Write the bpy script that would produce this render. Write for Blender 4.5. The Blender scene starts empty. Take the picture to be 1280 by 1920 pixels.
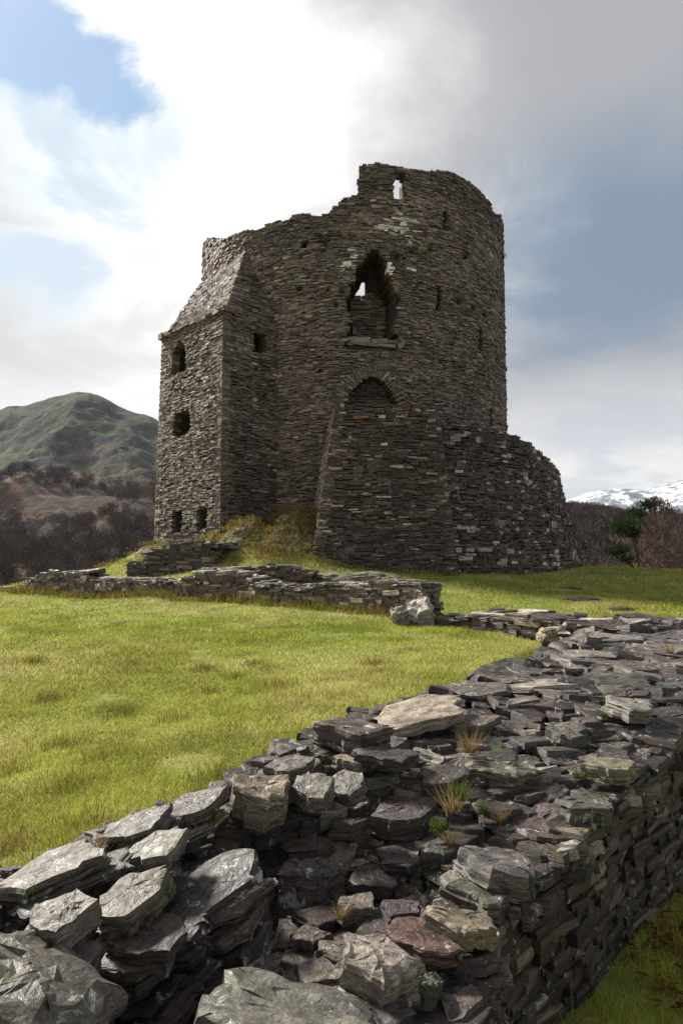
import bpy, math, random
import numpy as np
from mathutils import Matrix, Vector, Euler
R = math.radians
rng = np.random.default_rng(11)
random.seed(5)
scn = bpy.context.scene
COL = scn.collection
F = 1280.0
PITCH = R(4.25)

# ------------------------------------------------------------------ camera, light
cam = bpy.data.objects.new('camera', bpy.data.cameras.new('camera'))
COL.objects.link(cam)
cam.data.sensor_fit = 'VERTICAL'; cam.data.sensor_height = 36.0; cam.data.lens = 24.0
cam.data.clip_start = 0.05; cam.data.clip_end = 20000
cam.location = (0, 0, 0); cam.rotation_euler = (R(90) + PITCH, 0, 0)
scn.camera = cam

SUN_AZ = R(-55); SUN_EL = R(40)          # azimuth from +Y, negative = left
scn.view_settings.view_transform = 'Standard'
scn.view_settings.look = 'None'
scn.view_settings.exposure = 0.85
scn.view_settings.gamma = 1.0
scn.view_settings.use_curve_mapping = False

sun = bpy.data.objects.new('sun', bpy.data.lights.new('sun', 'SUN'))
COL.objects.link(sun)
sun.data.energy = 5.0; sun.data.angle = R(8); sun.data.color = (1.0, 0.95, 0.87)
sd = Vector((math.sin(SUN_AZ)*math.cos(SUN_EL), math.cos(SUN_AZ)*math.cos(SUN_EL), math.sin(SUN_EL)))
sun.rotation_euler = sd.to_track_quat('Z', 'Y').to_euler()

def pix_dir(px, py):
    u = (px-640)/F; v = (960-py)/F
    return Vector((u, math.cos(PITCH)-v*math.sin(PITCH), math.sin(PITCH)+v*math.cos(PITCH)))
def at(px, py, Y):                        # point seen at a pixel of the photograph, Y metres ahead
    d = pix_dir(px, py); return d*(Y/d.y)
def atz(px, py, z):                       # the same, at a height z
    d = pix_dir(px, py); return d*(z/d.z)

class NT:
    def __init__(s, tree): s.t = tree; s.n = tree.nodes; s.l = tree.links
    def new(s, typ, **kw):
        n = s.n.new(typ)
        for k, v in kw.items(): setattr(n, k, v)
        return n
    def put(s, sock, v):
        if hasattr(v, 'links') or hasattr(v, 'is_linked'): s.l.new(v, sock)
        else:
            if isinstance(v, (tuple, list)) and len(v) == 3 and sock.type == 'RGBA': v = (*v, 1)
            sock.default_value = v
    def math(s, op, a, b=0.0, c=None, clamp=False):
        n = s.new('ShaderNodeMath', operation=op, use_clamp=clamp)
        s.put(n.inputs[0], a); s.put(n.inputs[1], b)
        if c is not None: s.put(n.inputs[2], c)
        return n.outputs[0]
    def vmath(s, op, a, b=(0, 0, 0)):
        n = s.new('ShaderNodeVectorMath', operation=op); s.put(n.inputs[0], a); s.put(n.inputs[1], b)
        return n
    def mix(s, f, a, b, mode='MIX'):
        n = s.new('ShaderNodeMix', data_type='RGBA', blend_type=mode)
        s.put(n.inputs[0], f); s.put(n.inputs[6], a); s.put(n.inputs[7], b)
        return n.outputs[2]
    def ramp(s, f, lo, hi, a=0.0, b=1.0):
        n = s.new('ShaderNodeMapRange', interpolation_type='SMOOTHSTEP')
        s.put(n.inputs[0], f); s.put(n.inputs[1], lo); s.put(n.inputs[2], hi); s.put(n.inputs[3], a); s.put(n.inputs[4], b)
        return n.outputs[0]
    def noise(s, vec, scale, detail=4, rough=0.55, dist=0.0):
        n = s.new('ShaderNodeTexNoise'); s.put(n.inputs['Vector'], vec)
        n.inputs['Scale'].default_value = scale; n.inputs['Detail'].default_value = detail
        n.inputs['Roughness'].default_value = rough; n.inputs['Distortion'].default_value = dist
        return n.outputs[0]

# ------------------------------------------------------------------ sky
world = bpy.data.worlds.new('World'); scn.world = world; world.use_nodes = True
w = NT(world.node_tree); w.n.clear()
sky = w.new('ShaderNodeTexSky', sky_type='NISHITA'); sky.sun_disc = False
sky.sun_elevation = SUN_EL; sky.sun_rotation = SUN_AZ
sky.air_density = 1.0; sky.dust_density = 1.0; sky.ozone_density = 1.5
geo = w.new('ShaderNodeTexCoord'); D = geo.outputs['Generated']
sep = w.new('ShaderNodeSeparateXYZ'); w.l.new(D, sep.inputs[0])
zc = w.math('ADD', w.math('MAXIMUM', sep.outputs[2], 0.0), 0.22)
comb = w.new('ShaderNodeCombineXYZ')
w.put(comb.inputs[0], w.math('DIVIDE', sep.outputs[0], zc)); w.put(comb.inputs[1], w.math('DIVIDE', sep.outputs[1], zc))
w.put(comb.inputs[2], 3.7)
P = comb.outputs[0]
n1 = w.noise(P, 0.75, 7, 0.55, 0.25); n2 = w.noise(P, 2.6, 9, 0.6, 0.35); n3 = w.noise(P, 0.40, 3, 0.5)
wob = w.math('ADD', w.math('MULTIPLY', w.math('SUBTRACT', n2, 0.5), 1.0), w.math('MULTIPLY', w.math('SUBTRACT', n1, 0.5), 1.0))
def lobe(px, py, r0, r1, amp):            # soft-edged part of the sky round a direction: full inside r0 degrees, nothing beyond r1
    d = pix_dir(px, py).normalized()
    ang = w.math('MULTIPLY', w.math('ARCCOSINE', w.math('MINIMUM', w.vmath('DOT_PRODUCT', D, tuple(d)).outputs['Value'], 0.99999)), 57.2958)
    return w.ramp(w.math('ADD', ang, w.math('MULTIPLY', wob, amp)), r0, r1, 1.0, 0.0)
glow = lobe(320, 430, 3, 30, 26)
sunw = lobe(300, 250, 2, 17, 16)
hole1 = w.math('MAXIMUM', lobe(-10, -10, 0.5, 3.0, 18), w.math('MAXIMUM', lobe(75, 80, 0.2, 1.9, 15), lobe(180, 150, 0.2, 1.7, 13)))
hole2 = lobe(10, 430, 3, 14, 26)
hole2 = w.math('MULTIPLY', hole2, w.ramp(n2, 0.42, 0.58, 1.0, 0.25))
hl = w.vmath('LENGTH', D)
az = w.math('ARCTAN2', sep.outputs[0], sep.outputs[1])
el = w.math('ARCSINE', sep.outputs[2])
eln = w.math('ADD', el, w.math('MULTIPLY', wob, 0.14))
band = w.math('MULTIPLY', w.math('MULTIPLY', w.ramp(eln, 0.23, 0.34), w.ramp(eln, 0.44, 0.62, 1.0, 0.0)), w.ramp(w.math('ADD', az, w.math('MULTIPLY', wob, 0.15)), 0.10, 0.30))
base = w.mix(w.ramp(w.math('ADD', n3, w.math('MULTIPLY', wob, 0.4)), 0.32, 0.68), (0.25, 0.25, 0.262), (0.42, 0.41, 0.40))
rt = w.ramp(w.math('ADD', az, w.math('MULTIPLY', wob, 0.35)), 0.0, 0.42)
base = w.mix(w.math('MULTIPLY', rt, 0.7), base, (0.235, 0.24, 0.26))
base = w.mix(w.math('MULTIPLY', band, 0.95), base, (0.115, 0.160, 0.220))
hz = w.ramp(w.math('ADD', sep.outputs[2], w.math('MULTIPLY', wob, 0.10)), 0.12, 0.30, 1.0, 0.0)
base = w.mix(w.math('MULTIPLY', hz, 0.9), base, w.mix(w.ramp(n2, 0.4, 0.62), (0.38, 0.40, 0.43), (0.54, 0.53, 0.515)))
bright = w.math('MINIMUM', w.math('ADD', w.math('MULTIPLY', glow, w.ramp(n2, 0.36, 0.66, 0.98, 0.50)), w.math('MULTIPLY', sunw, 0.5)), 1.0)
cloud = w.mix(bright, base, (0.68, 0.67, 0.65))
skyc = w.vmath('MULTIPLY', sky.outputs[0], (0.10, 0.10, 0.10)).outputs[0]
skyc = w.mix(0.6, skyc, (0.10, 0.21, 0.35))
final = w.mix(w.math('MULTIPLY', hole2, 0.85), cloud, (0.32, 0.40, 0.47))
final = w.mix(w.math('MULTIPLY', hole1, 0.9), final, skyc)
final = w.mix(w.ramp(sep.outputs[2], -0.08, 0.0, 1.0, 0.0), final, (0.10, 0.10, 0.09))
bg = w.new('ShaderNodeBackground'); w.l.new(final, bg.inputs[0]); bg.inputs[1].default_value = 1.0
wo = w.new('ShaderNodeOutputWorld'); w.l.new(bg.outputs[0], wo.inputs[0])

# ------------------------------------------------------------------ helpers
def link(name, me, mat=None, parent=None, **props):
    o = bpy.data.objects.new(name, me); COL.objects.link(o)
    if mat is not None and me is not None and len(me.materials) == 0: me.materials.append(mat)
    if parent is not None: o.parent = parent
    for k, v in props.items():
        if v is not None: o[k] = v
    return o
def mesh(name, V, Fc, col=None, smooth=False):
    """V (n,3), Fc (m,k) array of one face size (or list of such arrays), col per-vertex (n,3)"""
    me = bpy.data.meshes.new(name)
    V = np.asarray(V, np.float32)
    Fl = Fc if (isinstance(Fc, list) and np.ndim(Fc[0]) == 2) else [Fc]
    Fl = [np.asarray(f, np.int32) for f in Fl if len(f)]
    me.vertices.add(len(V)); me.vertices.foreach_set('co', V.ravel())
    tot = np.concatenate([np.full(len(f), f.shape[1], np.int32) for f in Fl])
    idx = np.concatenate([f.ravel() for f in Fl])
    start = np.concatenate([[0], np.cumsum(tot)[:-1]]).astype(np.int32)
    me.loops.add(len(idx)); me.loops.foreach_set('vertex_index', idx)
    me.polygons.add(len(tot)); me.polygons.foreach_set('loop_start', start)
    me.polygons.foreach_set('use_smooth', np.full(len(tot), smooth))
    me.update(calc_edges=True)
    if col is not None:
        a = me.color_attributes.new('tint', 'FLOAT_COLOR', 'POINT')
        c = np.ones((len(V), 4), np.float32); c[:, :3] = col
        a.data.foreach_set('color', c.ravel())
    return me
def thing(name, loc, label, cat, group=None):
    o = bpy.data.objects.new(name, None); COL.objects.link(o); o.location = loc
    o.empty_display_size = 0.2
    o['label'] = label; o['category'] = cat
    if group: o['group'] = group
    return o
def vnoise(x, y, seed=0):
    x = np.asarray(x, float); y = np.asarray(y, float)
    xi = np.floor(x).astype(np.int64); yi = np.floor(y).astype(np.int64)
    xf = x-xi; yf = y-yi; xf = xf*xf*(3-2*xf); yf = yf*yf*(3-2*yf)
    def h(a, b):
        n = (a*374761393 + b*668265263 + seed*974634777) & 0xffffffff
        n = ((n ^ (n >> 13))*1274126177) & 0xffffffff
        return ((n ^ (n >> 16)) & 0xffff)/65535.0
    return (h(xi, yi)*(1-xf)+h(xi+1, yi)*xf)*(1-yf)+(h(xi, yi+1)*(1-xf)+h(xi+1, yi+1)*xf)*yf
def fbm(x, y, oct=4, seed=0):
    s = 0; a = 0.5
    for k in range(oct):
        s = s + a*(vnoise(x*2**k, y*2**k, seed+k)-0.5)*2; a *= 0.5
    return s
def tps(pts):
    pts = np.array(pts, float); X = pts[:, :2]; n = len(X)
    def U(d): return np.where(d > 1e-9, d*d*np.log(np.maximum(d, 1e-9)), 0)
    K = U(np.linalg.norm(X[:, None]-X[None], axis=2)) + np.eye(n)*0.02
    Pm = np.c_[np.ones(n), X]
    A = np.zeros((n+3, n+3)); A[:n, :n] = K; A[:n, n:] = Pm; A[n:, :n] = Pm.T
    sol = np.linalg.solve(A, np.r_[pts[:, 2], 0, 0, 0])
    def f(x, y):
        x = np.asarray(x, float); y = np.asarray(y, float); out = sol[n]+sol[n+1]*x+sol[n+2]*y
        for i in range(n):
            out = out + sol[i]*U(np.hypot(x-X[i, 0], y-X[i, 1]))
        return out
    return f
def seg_dist(x, y, line):
    """distance to polyline, and signed side (+ = right of its direction)"""
    best = np.full(np.shape(x), 1e9); side = np.zeros(np.shape(x))
    for (ax, ay), (bx, by) in zip(line[:-1], line[1:]):
        dx, dy = bx-ax, by-ay; L = math.hypot(dx, dy)
        t = np.clip(((x-ax)*dx+(y-ay)*dy)/L**2, 0, 1)
        d = np.hypot(x-ax-t*dx, y-ay-t*dy)
        s = ((x-ax)*dy-(y-ay)*dx)/L
        m = d < best; best = np.where(m, d, best); side = np.where(m, s, side)
    return best, np.sign(side)
def inpoly(x, y, poly):
    x = np.asarray(x, float); y = np.asarray(y, float); c = np.zeros(np.shape(x), bool)
    for i in range(len(poly)):
        x1, y1 = poly[i]; x2, y2 = poly[(i+1) % len(poly)]
        if y1 == y2: continue
        m = ((y1 > y) != (y2 > y)) & (x < (x2-x1)*(y-y1)/(y2-y1)+x1)
        c ^= m
    return c
sm = lambda t: np.clip(t, 0, 1)**2*(3-2*np.clip(t, 0, 1))
def projw(P, size):                       # how many photo pixels wide a piece at P shows
    return size*F/np.maximum(np.asarray(P)[..., 1], 0.5)

# ------------------------------------------------------------------ materials
def stone_mat(name, mode, rough=(0.5, 0.8), strata=14.0, bump=0.5, fine=1.0, lichen=0.35, lichcol=(0.36, 0.38, 0.33), dist=0.02, moss=0.0):
    m = bpy.data.materials.new(name); m.use_nodes = True; t = NT(m.node_tree); t.n.clear()
    if mode == 'attr':
        a = t.new('ShaderNodeVertexColor', layer_name='tint'); tint = a.outputs[0]
    elif mode == 'obj':
        a = t.new('ShaderNodeObjectInfo'); tint = a.outputs['Color']
    else: tint = None
    g = t.new('ShaderNodeNewGeometry'); pos = g.outputs['Position']
    if tint is not None:
        off = t.vmath('MULTIPLY', tint, (61.0, 47.0, 83.0)).outputs[0]
        pos = t.vmath('ADD', pos, off).outputs[0]
    else:
        rg = t.new('ShaderNodeRGB'); rg.outputs[0].default_value = (*mode, 1); tint = rg.outputs[0]
    st = t.vmath('MULTIPLY', pos, (1.0, 1.0, strata)).outputs[0]
    if mode == 'obj' and strata > 12:
        tc = t.new('ShaderNodeTexCoord'); st = t.vmath('ADD', t.vmath('MULTIPLY', tc.outputs['Object'], (0.7, 0.7, 1.6)).outputs[0], off).outputs[0]
    nA = t.noise(pos, 7*fine, 5, 0.6); nB = t.noise(st, 5*fine, 5, 0.65, 0.4); nC = t.noise(pos, 45*fine, 3, 0.6)
    c = t.mix(1.0, tint, t.mix(nA, (0.45, 0.45, 0.47), (1.5, 1.47, 1.42)), 'MULTIPLY')
    c = t.mix(1.0, c, t.mix(t.ramp(nB, .3, .7), (0.45, 0.45, 0.46), (1.5, 1.47, 1.4)), 'MULTIPLY')
    c = t.mix(1.0, c, t.mix(t.ramp(nC, .35, .65), (0.75, 0.75, 0.75), (1.22, 1.22, 1.2)), 'MULTIPLY')
    # rusty veins
    c = t.mix(t.ramp(t.noise(st, 2.2*fine, 4, 0.6), 0.62, 0.78, 0.0, 0.35), c, (0.15, 0.09, 0.05))
    # lichen spots
    l1 = t.noise(pos, 9*fine, 6, 0.7, 0.6); l2 = t.noise(pos, 2.1*fine, 2, 0.5)
    lf = t.ramp(t.math('ADD', l1, t.math('MULTIPLY', t.math('SUBTRACT', l2, 0.5), 0.35)), 0.70-0.12*lichen, 0.745-0.12*lichen, 0.0, 0.8)
    c = t.mix(lf, c, lichcol)
    if moss > 0:
        up = t.new('ShaderNodeSeparateXYZ'); t.l.new(g.outputs['Normal'], up.inputs[0])
        mf = t.math('MULTIPLY', t.ramp(t.noise(g.outputs['Position'], 3.0, 5, 0.65), 0.60-0.15*moss, 0.72-0.1*moss), t.ramp(up.outputs[2], -0.2, 0.6))
        c = t.mix(mf, c, (0.055, 0.07, 0.015))
    b = t.new('ShaderNodeBsdfPrincipled'); t.l.new(c, b.inputs['Base Color'])
    t.put(b.inputs['Roughness'], t.ramp(nA, 0.3, 0.7, rough[0], rough[1])); b.inputs['Specular IOR Level'].default_value = 0.5
    h = t.math('ADD', t.math('MULTIPLY', nB, 1.0), t.math('ADD', t.math('MULTIPLY', nC, 0.25), t.math('MULTIPLY', nA, 0.5)))
    bp = t.new('ShaderNodeBump'); t.put(bp.inputs['Height'], h); bp.inputs['Strength'].default_value = bump; bp.inputs['Distance'].default_value = dist
    t.l.new(bp.outputs[0], b.inputs['Normal'])
    o = t.new('ShaderNodeOutputMaterial'); t.l.new(b.outputs[0], o.inputs[0])
    return m
def plain_mat(name, fn, rough=0.9, bump=None):
    m = bpy.data.materials.new(name); m.use_nodes = True; t = NT(m.node_tree); t.n.clear()
    g = t.new('ShaderNodeNewGeometry'); c, h = fn(t, g.outputs['Position'], g)
    b = t.new('ShaderNodeBsdfPrincipled'); t.put(b.inputs['Base Color'], c); b.inputs['Roughness'].default_value = rough
    b.inputs['Specular IOR Level'].default_value = 0.2
    if h is not None:
        bp = t.new('ShaderNodeBump'); t.put(bp.inputs['Height'], h); bp.inputs['Strength'].default_value = bump[0]; bp.inputs['Distance'].default_value = bump[1]
        t.l.new(bp.outputs[0], b.inputs['Normal'])
    o = t.new('ShaderNodeOutputMaterial'); t.l.new(b.outputs[0], o.inputs[0])
    return m
def leaf_mat(name, trans=0.35, rough=0.6):
    m = bpy.data.materials.new(name); m.use_nodes = True; t = NT(m.node_tree); t.n.clear()
    a = t.new('ShaderNodeVertexColor', layer_name='tint')
    d = t.new('ShaderNodeBsdfDiffuse'); t.l.new(a.outputs[0], d.inputs[0])
    tr = t.new('ShaderNodeBsdfTranslucent'); t.l.new(a.outputs[0], tr.inputs[0])
    mx = t.new('ShaderNodeMixShader'); mx.inputs[0].default_value = trans
    t.l.new(d.outputs[0], mx.inputs[1]); t.l.new(tr.outputs[0], mx.inputs[2])
    o = t.new('ShaderNodeOutputMaterial'); t.l.new(mx.outputs[0], o.inputs[0])
    return m
M_keep_s = stone_mat('keep_stone_mass', 'attr', (0.6, 0.9), 6, 0.5, 0.8, 0.10, dist=0.03)
M_keep_o = stone_mat('keep_stone_piece', 'obj', (0.6, 0.9), 6, 0.5, 0.8, 0.10, dist=0.03)
M_slate_s = stone_mat('slate_mass', 'attr', (0.38, 0.66), 16, 1.0, 1.5, 0.75, dist=0.012, moss=0.1)
M_slate_o = stone_mat('slate_piece', 'obj', (0.38, 0.66), 16, 1.0, 1.5, 0.75, dist=0.012, moss=0.1)
M_wall_s = stone_mat('dry_wall_mass', 'attr', (0.45, 0.75), 8, 0.7, 1.0, 0.6, dist=0.02, moss=0.2)
M_wall_o = stone_mat('dry_wall_piece', 'obj', (0.45, 0.75), 8, 0.7, 1.0, 0.6, dist=0.02, moss=0.2)
M_core = stone_mat('mortar_core', (0.085, 0.07, 0.058), (0.8, 0.95), 14, 1.0, 1.0, 0.1, dist=0.06)
M_rubble = stone_mat('wall_fill', (0.075, 0.06, 0.05), (0.8, 0.95), 3, 1.0, 2.0, 0.25, (0.30, 0.24, 0.19), dist=0.05)
M_rock = stone_mat('outcrop_rock', (0.26, 0.25, 0.23), (0.6, 0.9), 3, 1.0, 1.0, 0.9, (0.55, 0.54, 0.50), dist=0.06, moss=0.35)
M_leaf = leaf_mat('grass_blades', 0.45)
M_needle = leaf_mat('needles', 0.15)
M_twig = leaf_mat('twigs', 0.0)

def ground_fn(t, pos, g):
    a = t.noise(pos, 0.45, 4, 0.6); b = t.noise(pos, 3.0, 6, 0.7); c = t.noise(pos, 22.0, 4, 0.7)
    col = t.mix(t.ramp(a, 0.35, 0.65), (0.15, 0.18, 0.03), (0.21, 0.225, 0.05))
    col = t.mix(t.ramp(b, 0.35, 0.68, 0.0, 0.75), col, (0.26, 0.23, 0.07))
    col = t.mix(t.ramp(c, 0.40, 0.7, 0.0, 0.6), col, (0.09, 0.105, 0.018))
    sp = t.new('ShaderNodeSeparateXYZ'); t.l.new(pos, sp.inputs[0])
    low = t.ramp(sp.outputs[2], -6.0, -3.5, 1.0, 0.0)
    col = t.mix(low, col, (0.06, 0.045, 0.028))
    return col, t.math('ADD', b, t.math('MULTIPLY', c, 0.6))
M_ground = plain_mat('turf', ground_fn, 0.95, (0.7, 0.05))

# ------------------------------------------------------------------ terrain
wall_inner = [(-3.4, 1.2), (-2.5, 2.2), (-1.4, 3.15), (-.80, 3.95), (-.30, 4.75), (.22, 5.5), (1.24, 6.8), (2.15, 8.0), (2.85, 9.2), (3.3, 10.4), (4.3, 11.4), (7.5, 11.4)]
wall_outer = [(.15, 0.7), (.36, 1.7), (.52, 2.47), (.69, 3.0), (.93, 3.3), (1.22, 3.55), (1.69, 4.14), (2.3, 4.8), (3.2, 5.9), (4.4, 7.6), (5.6, 9.2), (7.5, 10.4)]
wall_poly = wall_inner + wall_outer[::-1]
mid_line = [((a[0]+b[0])/2, (a[1]+b[1])/2) for a, b in zip(wall_inner, wall_outer)]
mid_line = [(-1.7, -6), (-1.6, 0.0)] + mid_line + [(12, 11.5), (30, 14)]

def G(px, py, Y):
    p = at(px, py, Y); return (p.x, p.y, p.z)
tp = [G(60, 1612, 3.35), G(-300, 1750, 3.0), G(410, 1486, 4.1), G(585, 1400, 4.9), G(700, 1345, 5.6), G(880, 1282, 6.9), G(1010, 1232, 8.4),
      G(940, 1212, 9.5), G(850, 1182, 11.6), G(900, 1182, 11.9), G(960, 1192, 11.4), G(1020, 1202, 10.9), G(200, 1350, 6.3), G(550, 1250, 8.4), G(300, 1180, 11.5), (-9, 11, -1.1),
      G(-40, 1112, 20), G(100, 1110, 18.8), G(200, 1117, 17.6), G(400, 1124, 15.6), G(600, 1138, 14.2), G(810, 1168, 12.4),
      G(960, 1145, 13.5), G(1150, 1155, 12.8), G(1280, 1172, 12.2), G(1280, 1120, 17), G(1050, 1100, 18), G(860, 1090, 17), G(740, 1078, 17.6),
      G(1280, 1074, 25), G(1085, 1063, 24), G(1180, 1068, 25), G(900, 1074, 20), G(700, 1068, 18.4), G(590, 1066, 18.1),
      G(500, 1086, 17.0), G(430, 1062, 18.2), G(300, 1078, 19.5), G(230, 1078, 20), G(230, 1062, 27), G(280, 1060, 25), G(180, 1068, 25),
      G(330, 1062, 21.0), (18, 25, -.9), (16, 14, -1.3), (24, 30, -3.5), (12, 33, -2.2), (-14, 32, -3.2), (-14, 22, -2.2), (-17, 15, -2.4), (0, 42, -3.0), (-25, 24, -5), (26, 18, -2.6)]
inner_h = tps(tp)
mound_pts = [(at(470, 1008, 20.0), 1.05, 1.1), (at(560, 985, 19.8), 1.55, 1.2), (at(400, 1018, 20.6), .8, 1.1), (at(310, 1040, 22.5), .7, 1.4), (at(520, 1040, 18.8), .35, 1.0)]
def ground_h(x, y):
    x = np.asarray(x, float); y = np.asarray(y, float)
    h = inner_h(x, y)
    # rocky rise under the turret
    m = 0
    for p, a, r in mound_pts:
        m = np.maximum(m, a*np.exp(-((x-p.x)**2+(y-p.y)**2)/(r*r)))
    m2 = m*(1+0.35*fbm(x*1.6, y*1.6, 4, 31)) + m*0.10*fbm(x*6, y*6, 2, 33)
    h = h + m2
    # outside the curtain wall
    d, s = seg_dist(x, y, mid_line)
    out = -2.17 - 0.05*np.clip(x-1, 0, 30) + 0.02*fbm(x*1.5, y*1.5, 3, 5)
    out = out + np.where(y < 2.2, 0.15*np.clip(2.2-y, 0, 3), 0)
    t = sm((d*s+0.35)/0.7)*(x < 9) + sm((d*s)/4)*(x >= 9)
    h = h*(1-t)+out*t
    # fade to the valley floor
    r = np.hypot(x-1, (y-16)*0.85)
    q = sm((r-22)/55)
    h = h*(1-sm((r-22)/22)) + (-3.6)*sm((r-22)/22)
    h = h - 11*q*1.0
    near = np.exp(-r/30)
    h = h + near*(0.045*fbm(x*0.9, y*0.9, 3, 1)+0.018*fbm(x*4, y*4, 3, 2))*np.clip(y/3, 0, 1)
    dd, _ = seg_dist(x, y, wall_poly+[wall_poly[0]])
    h = np.where(inpoly(x, y, wall_poly), np.minimum(h, h*0-2.0*sm(dd/0.5)-1.1), h)
    return h
def axis(lo, hi, n, c, k):
    a = math.asinh((lo-c)/k); b = math.asinh((hi-c)/k)
    return c + k*np.sinh(np.linspace(a, b, n))
xs = axis(-6000, 6000, 430, 0, 5.0); ys = axis(-300, 9000, 470, 9, 6.0)
X, Y = np.meshgrid(xs, ys, indexing='ij')
Z = ground_h(X, Y)
def grid_faces(nx, ny):
    i, j = np.meshgrid(np.arange(nx-1), np.arange(ny-1), indexing='ij'); a = (i*ny+j).ravel()
    return np.c_[a, a+ny, a+ny+1, a+1]
me = mesh('ground', np.c_[X.ravel(), Y.ravel(), Z.ravel()], grid_faces(len(xs), len(ys)), smooth=True)
link('ground', me, M_ground, kind='structure')

# ------------------------------------------------------------------ hills
def hill_mesh(name, prof, Yr, Y0, Yb, base, rough, mat, seed, nx=260, ny=120, x0=None, x1=None, power=1.0, lab=None):
    pts = [at(px, py, Yr) for px, py in prof]
    px_ = [p.x for p in pts]; pz_ = [p.z for p in pts]
    xs = np.linspace(px_[0], px_[-1], nx); ys = np.linspace(Y0, Yb, ny)
    X, Yy = np.meshgrid(xs, ys, indexing='ij')
    ridge = np.interp(X*Yr/np.maximum(Yy, 1)*0.35+X*0.65, px_, pz_)
    t = np.clip((Yy-Y0)/(Yr-Y0), 0, 1); up = np.where(Yy <= Yr, t**power*(1-0.12*np.sin(t*math.pi*2)), 1-0.8*((Yy-Yr)/(Yb-Yr))**1.5)
    Z = base+(ridge-base)*up
    sc = (Yr-Y0)/3.0
    env = np.sin(np.clip((Yy-Y0)/(Yr-Y0), 0, 1)*math.pi)**0.7*(Yy <= Yr)+0.06
    Z = Z + env*rough*(fbm(X/sc, Yy/sc, 6, seed)-.9*np.abs(fbm(X/sc*2.2+5, Yy/sc*2.2, 5, seed+3))+.2) + rough*0.05*fbm(X/sc*8, Yy/sc*8, 3, seed+9)
    me = mesh(name, np.c_[X.ravel(), Yy.ravel(), Z.ravel()], grid_faces(nx, ny), smooth=True)
    o = link(name, me, mat, kind='structure')
    return xs, ys, Z
def hillA(t, pos, g):
    a = t.noise(pos, 0.0085, 8, 0.62, 0.5); b = t.noise(pos, 0.035, 7, 0.65, 0.3); sp = t.new('ShaderNodeSeparateXYZ'); t.l.new(pos, sp.inputs[0])
    nrm = t.new('ShaderNodeSeparateXYZ'); t.l.new(g.outputs['Normal'], nrm.inputs[0])
    c = t.mix(t.ramp(b, 0.38, 0.6), (0.016, 0.022, 0.010), (0.066, 0.078, 0.018))
    c = t.mix(t.ramp(a, 0.47, 0.56), c, (0.013, 0.014, 0.014))
    c = t.mix(t.ramp(t.math('ADD', a, t.math('MULTIPLY', b, 0.5)), 0.82, 0.92, 0, 0.7), c, (0.13, 0.075, 0.05))
    lowm = t.ramp(t.math('ADD', sp.outputs[2], t.math('MULTIPLY', b, 120)), 110, 260, 1.0, 0.0)
    c = t.mix(lowm, c, t.mix(b, (0.045, 0.032, 0.026), (0.15, 0.075, 0.045)))
    return c, b
M_hillA = plain_mat('heath_hill', hillA, 0.95, (1.0, 22.0))
def hillB(t, pos, g):
    a = t.noise(pos, 0.035, 8, 0.72, 0.8); b = t.noise(pos, 0.16, 6, 0.7)
    c = t.mix(t.ramp(a, 0.40, 0.58), (0.125, 0.068, 0.045), (0.050, 0.038, 0.033))
    c = t.mix(t.ramp(b, 0.5, 0.7, 0, 0.6), c, (0.11, 0.105, 0.04))
    return c, b
M_hillB = plain_mat('bracken_slope', hillB, 0.95, (1.0, 3.0))
def hillC(t, pos, g):
    a = t.noise(pos, 0.02, 5, 0.6); b = t.noise(pos, 0.25, 5, 0.75)
    c = t.mix(b, (0.035, 0.027, 0.026), (0.085, 0.058, 0.050)); c = t.mix(t.ramp(a, 0.55, 0.7, 0, 0.5), c, (0.10, 0.06, 0.04))
    return c, b
M_hillC = plain_mat('winter_wood_slope', hillC, 0.95, (1.0, 4.0))
def snow(t, pos, g):
    st = t.vmath('MULTIPLY', pos, (1, 1, 0.5)).outputs[0]
    b = t.noise(st, 0.014, 8, 0.72, 0.5); a = t.noise(pos, 0.0032, 4, 0.5)
    rock = t.ramp(t.math('ADD', b, t.math('MULTIPLY', t.math('SUBTRACT', a, 0.5), 0.5)), 0.445, 0.515)
    return t.mix(rock, (0.78, 0.80, 0.84), (0.16, 0.18, 0.21)), b
M_snow = plain_mat('snowy_rock', snow, 0.8, (0.6, 20.0))
hill_mesh('hill', [(-500, 880), (-250, 860), (-120, 835), (0, 788), (25, 775), (45, 764), (95, 755), (108, 749), (150, 745), (185, 744), (208, 755), (240, 772), (265, 782), (295, 792), (360, 830), (480, 890), (650, 960), (900, 1040)], 1400, 700, 2000, -16, 46, M_hillA, 3, power=1.0, nx=380, ny=260)
hill_mesh('hill_slope', [(-700, 960), (-200, 935), (0, 908), (60, 900), (130, 893), (200, 903), (290, 905), (420, 925), (600, 990), (800, 1045)], 560, 230, 760, -15, 16, M_hillB, 8, power=1.0)
hill_mesh('wooded_ridge', [(700, 1055), (900, 990), (1000, 972), (1062, 966), (1090, 972), (1130, 980), (1180, 985), (1280, 985), (1600, 950), (2300, 920)], 620, 210, 900, -15, 6, M_hillC, 12, power=0.8)
hill_mesh('snowy_mountain', [(500, 1040), (700, 990), (900, 960), (1000, 950), (1062, 940), (1100, 926), (1140, 918), (1165, 920), (1195, 923), (1230, 914), (1252, 909), (1280, 900), (1330, 880), (1500, 850), (1900, 900)], 4200, 2400, 6000, -60, 60, M_snow, 21, nx=420, power=1.0)

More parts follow.
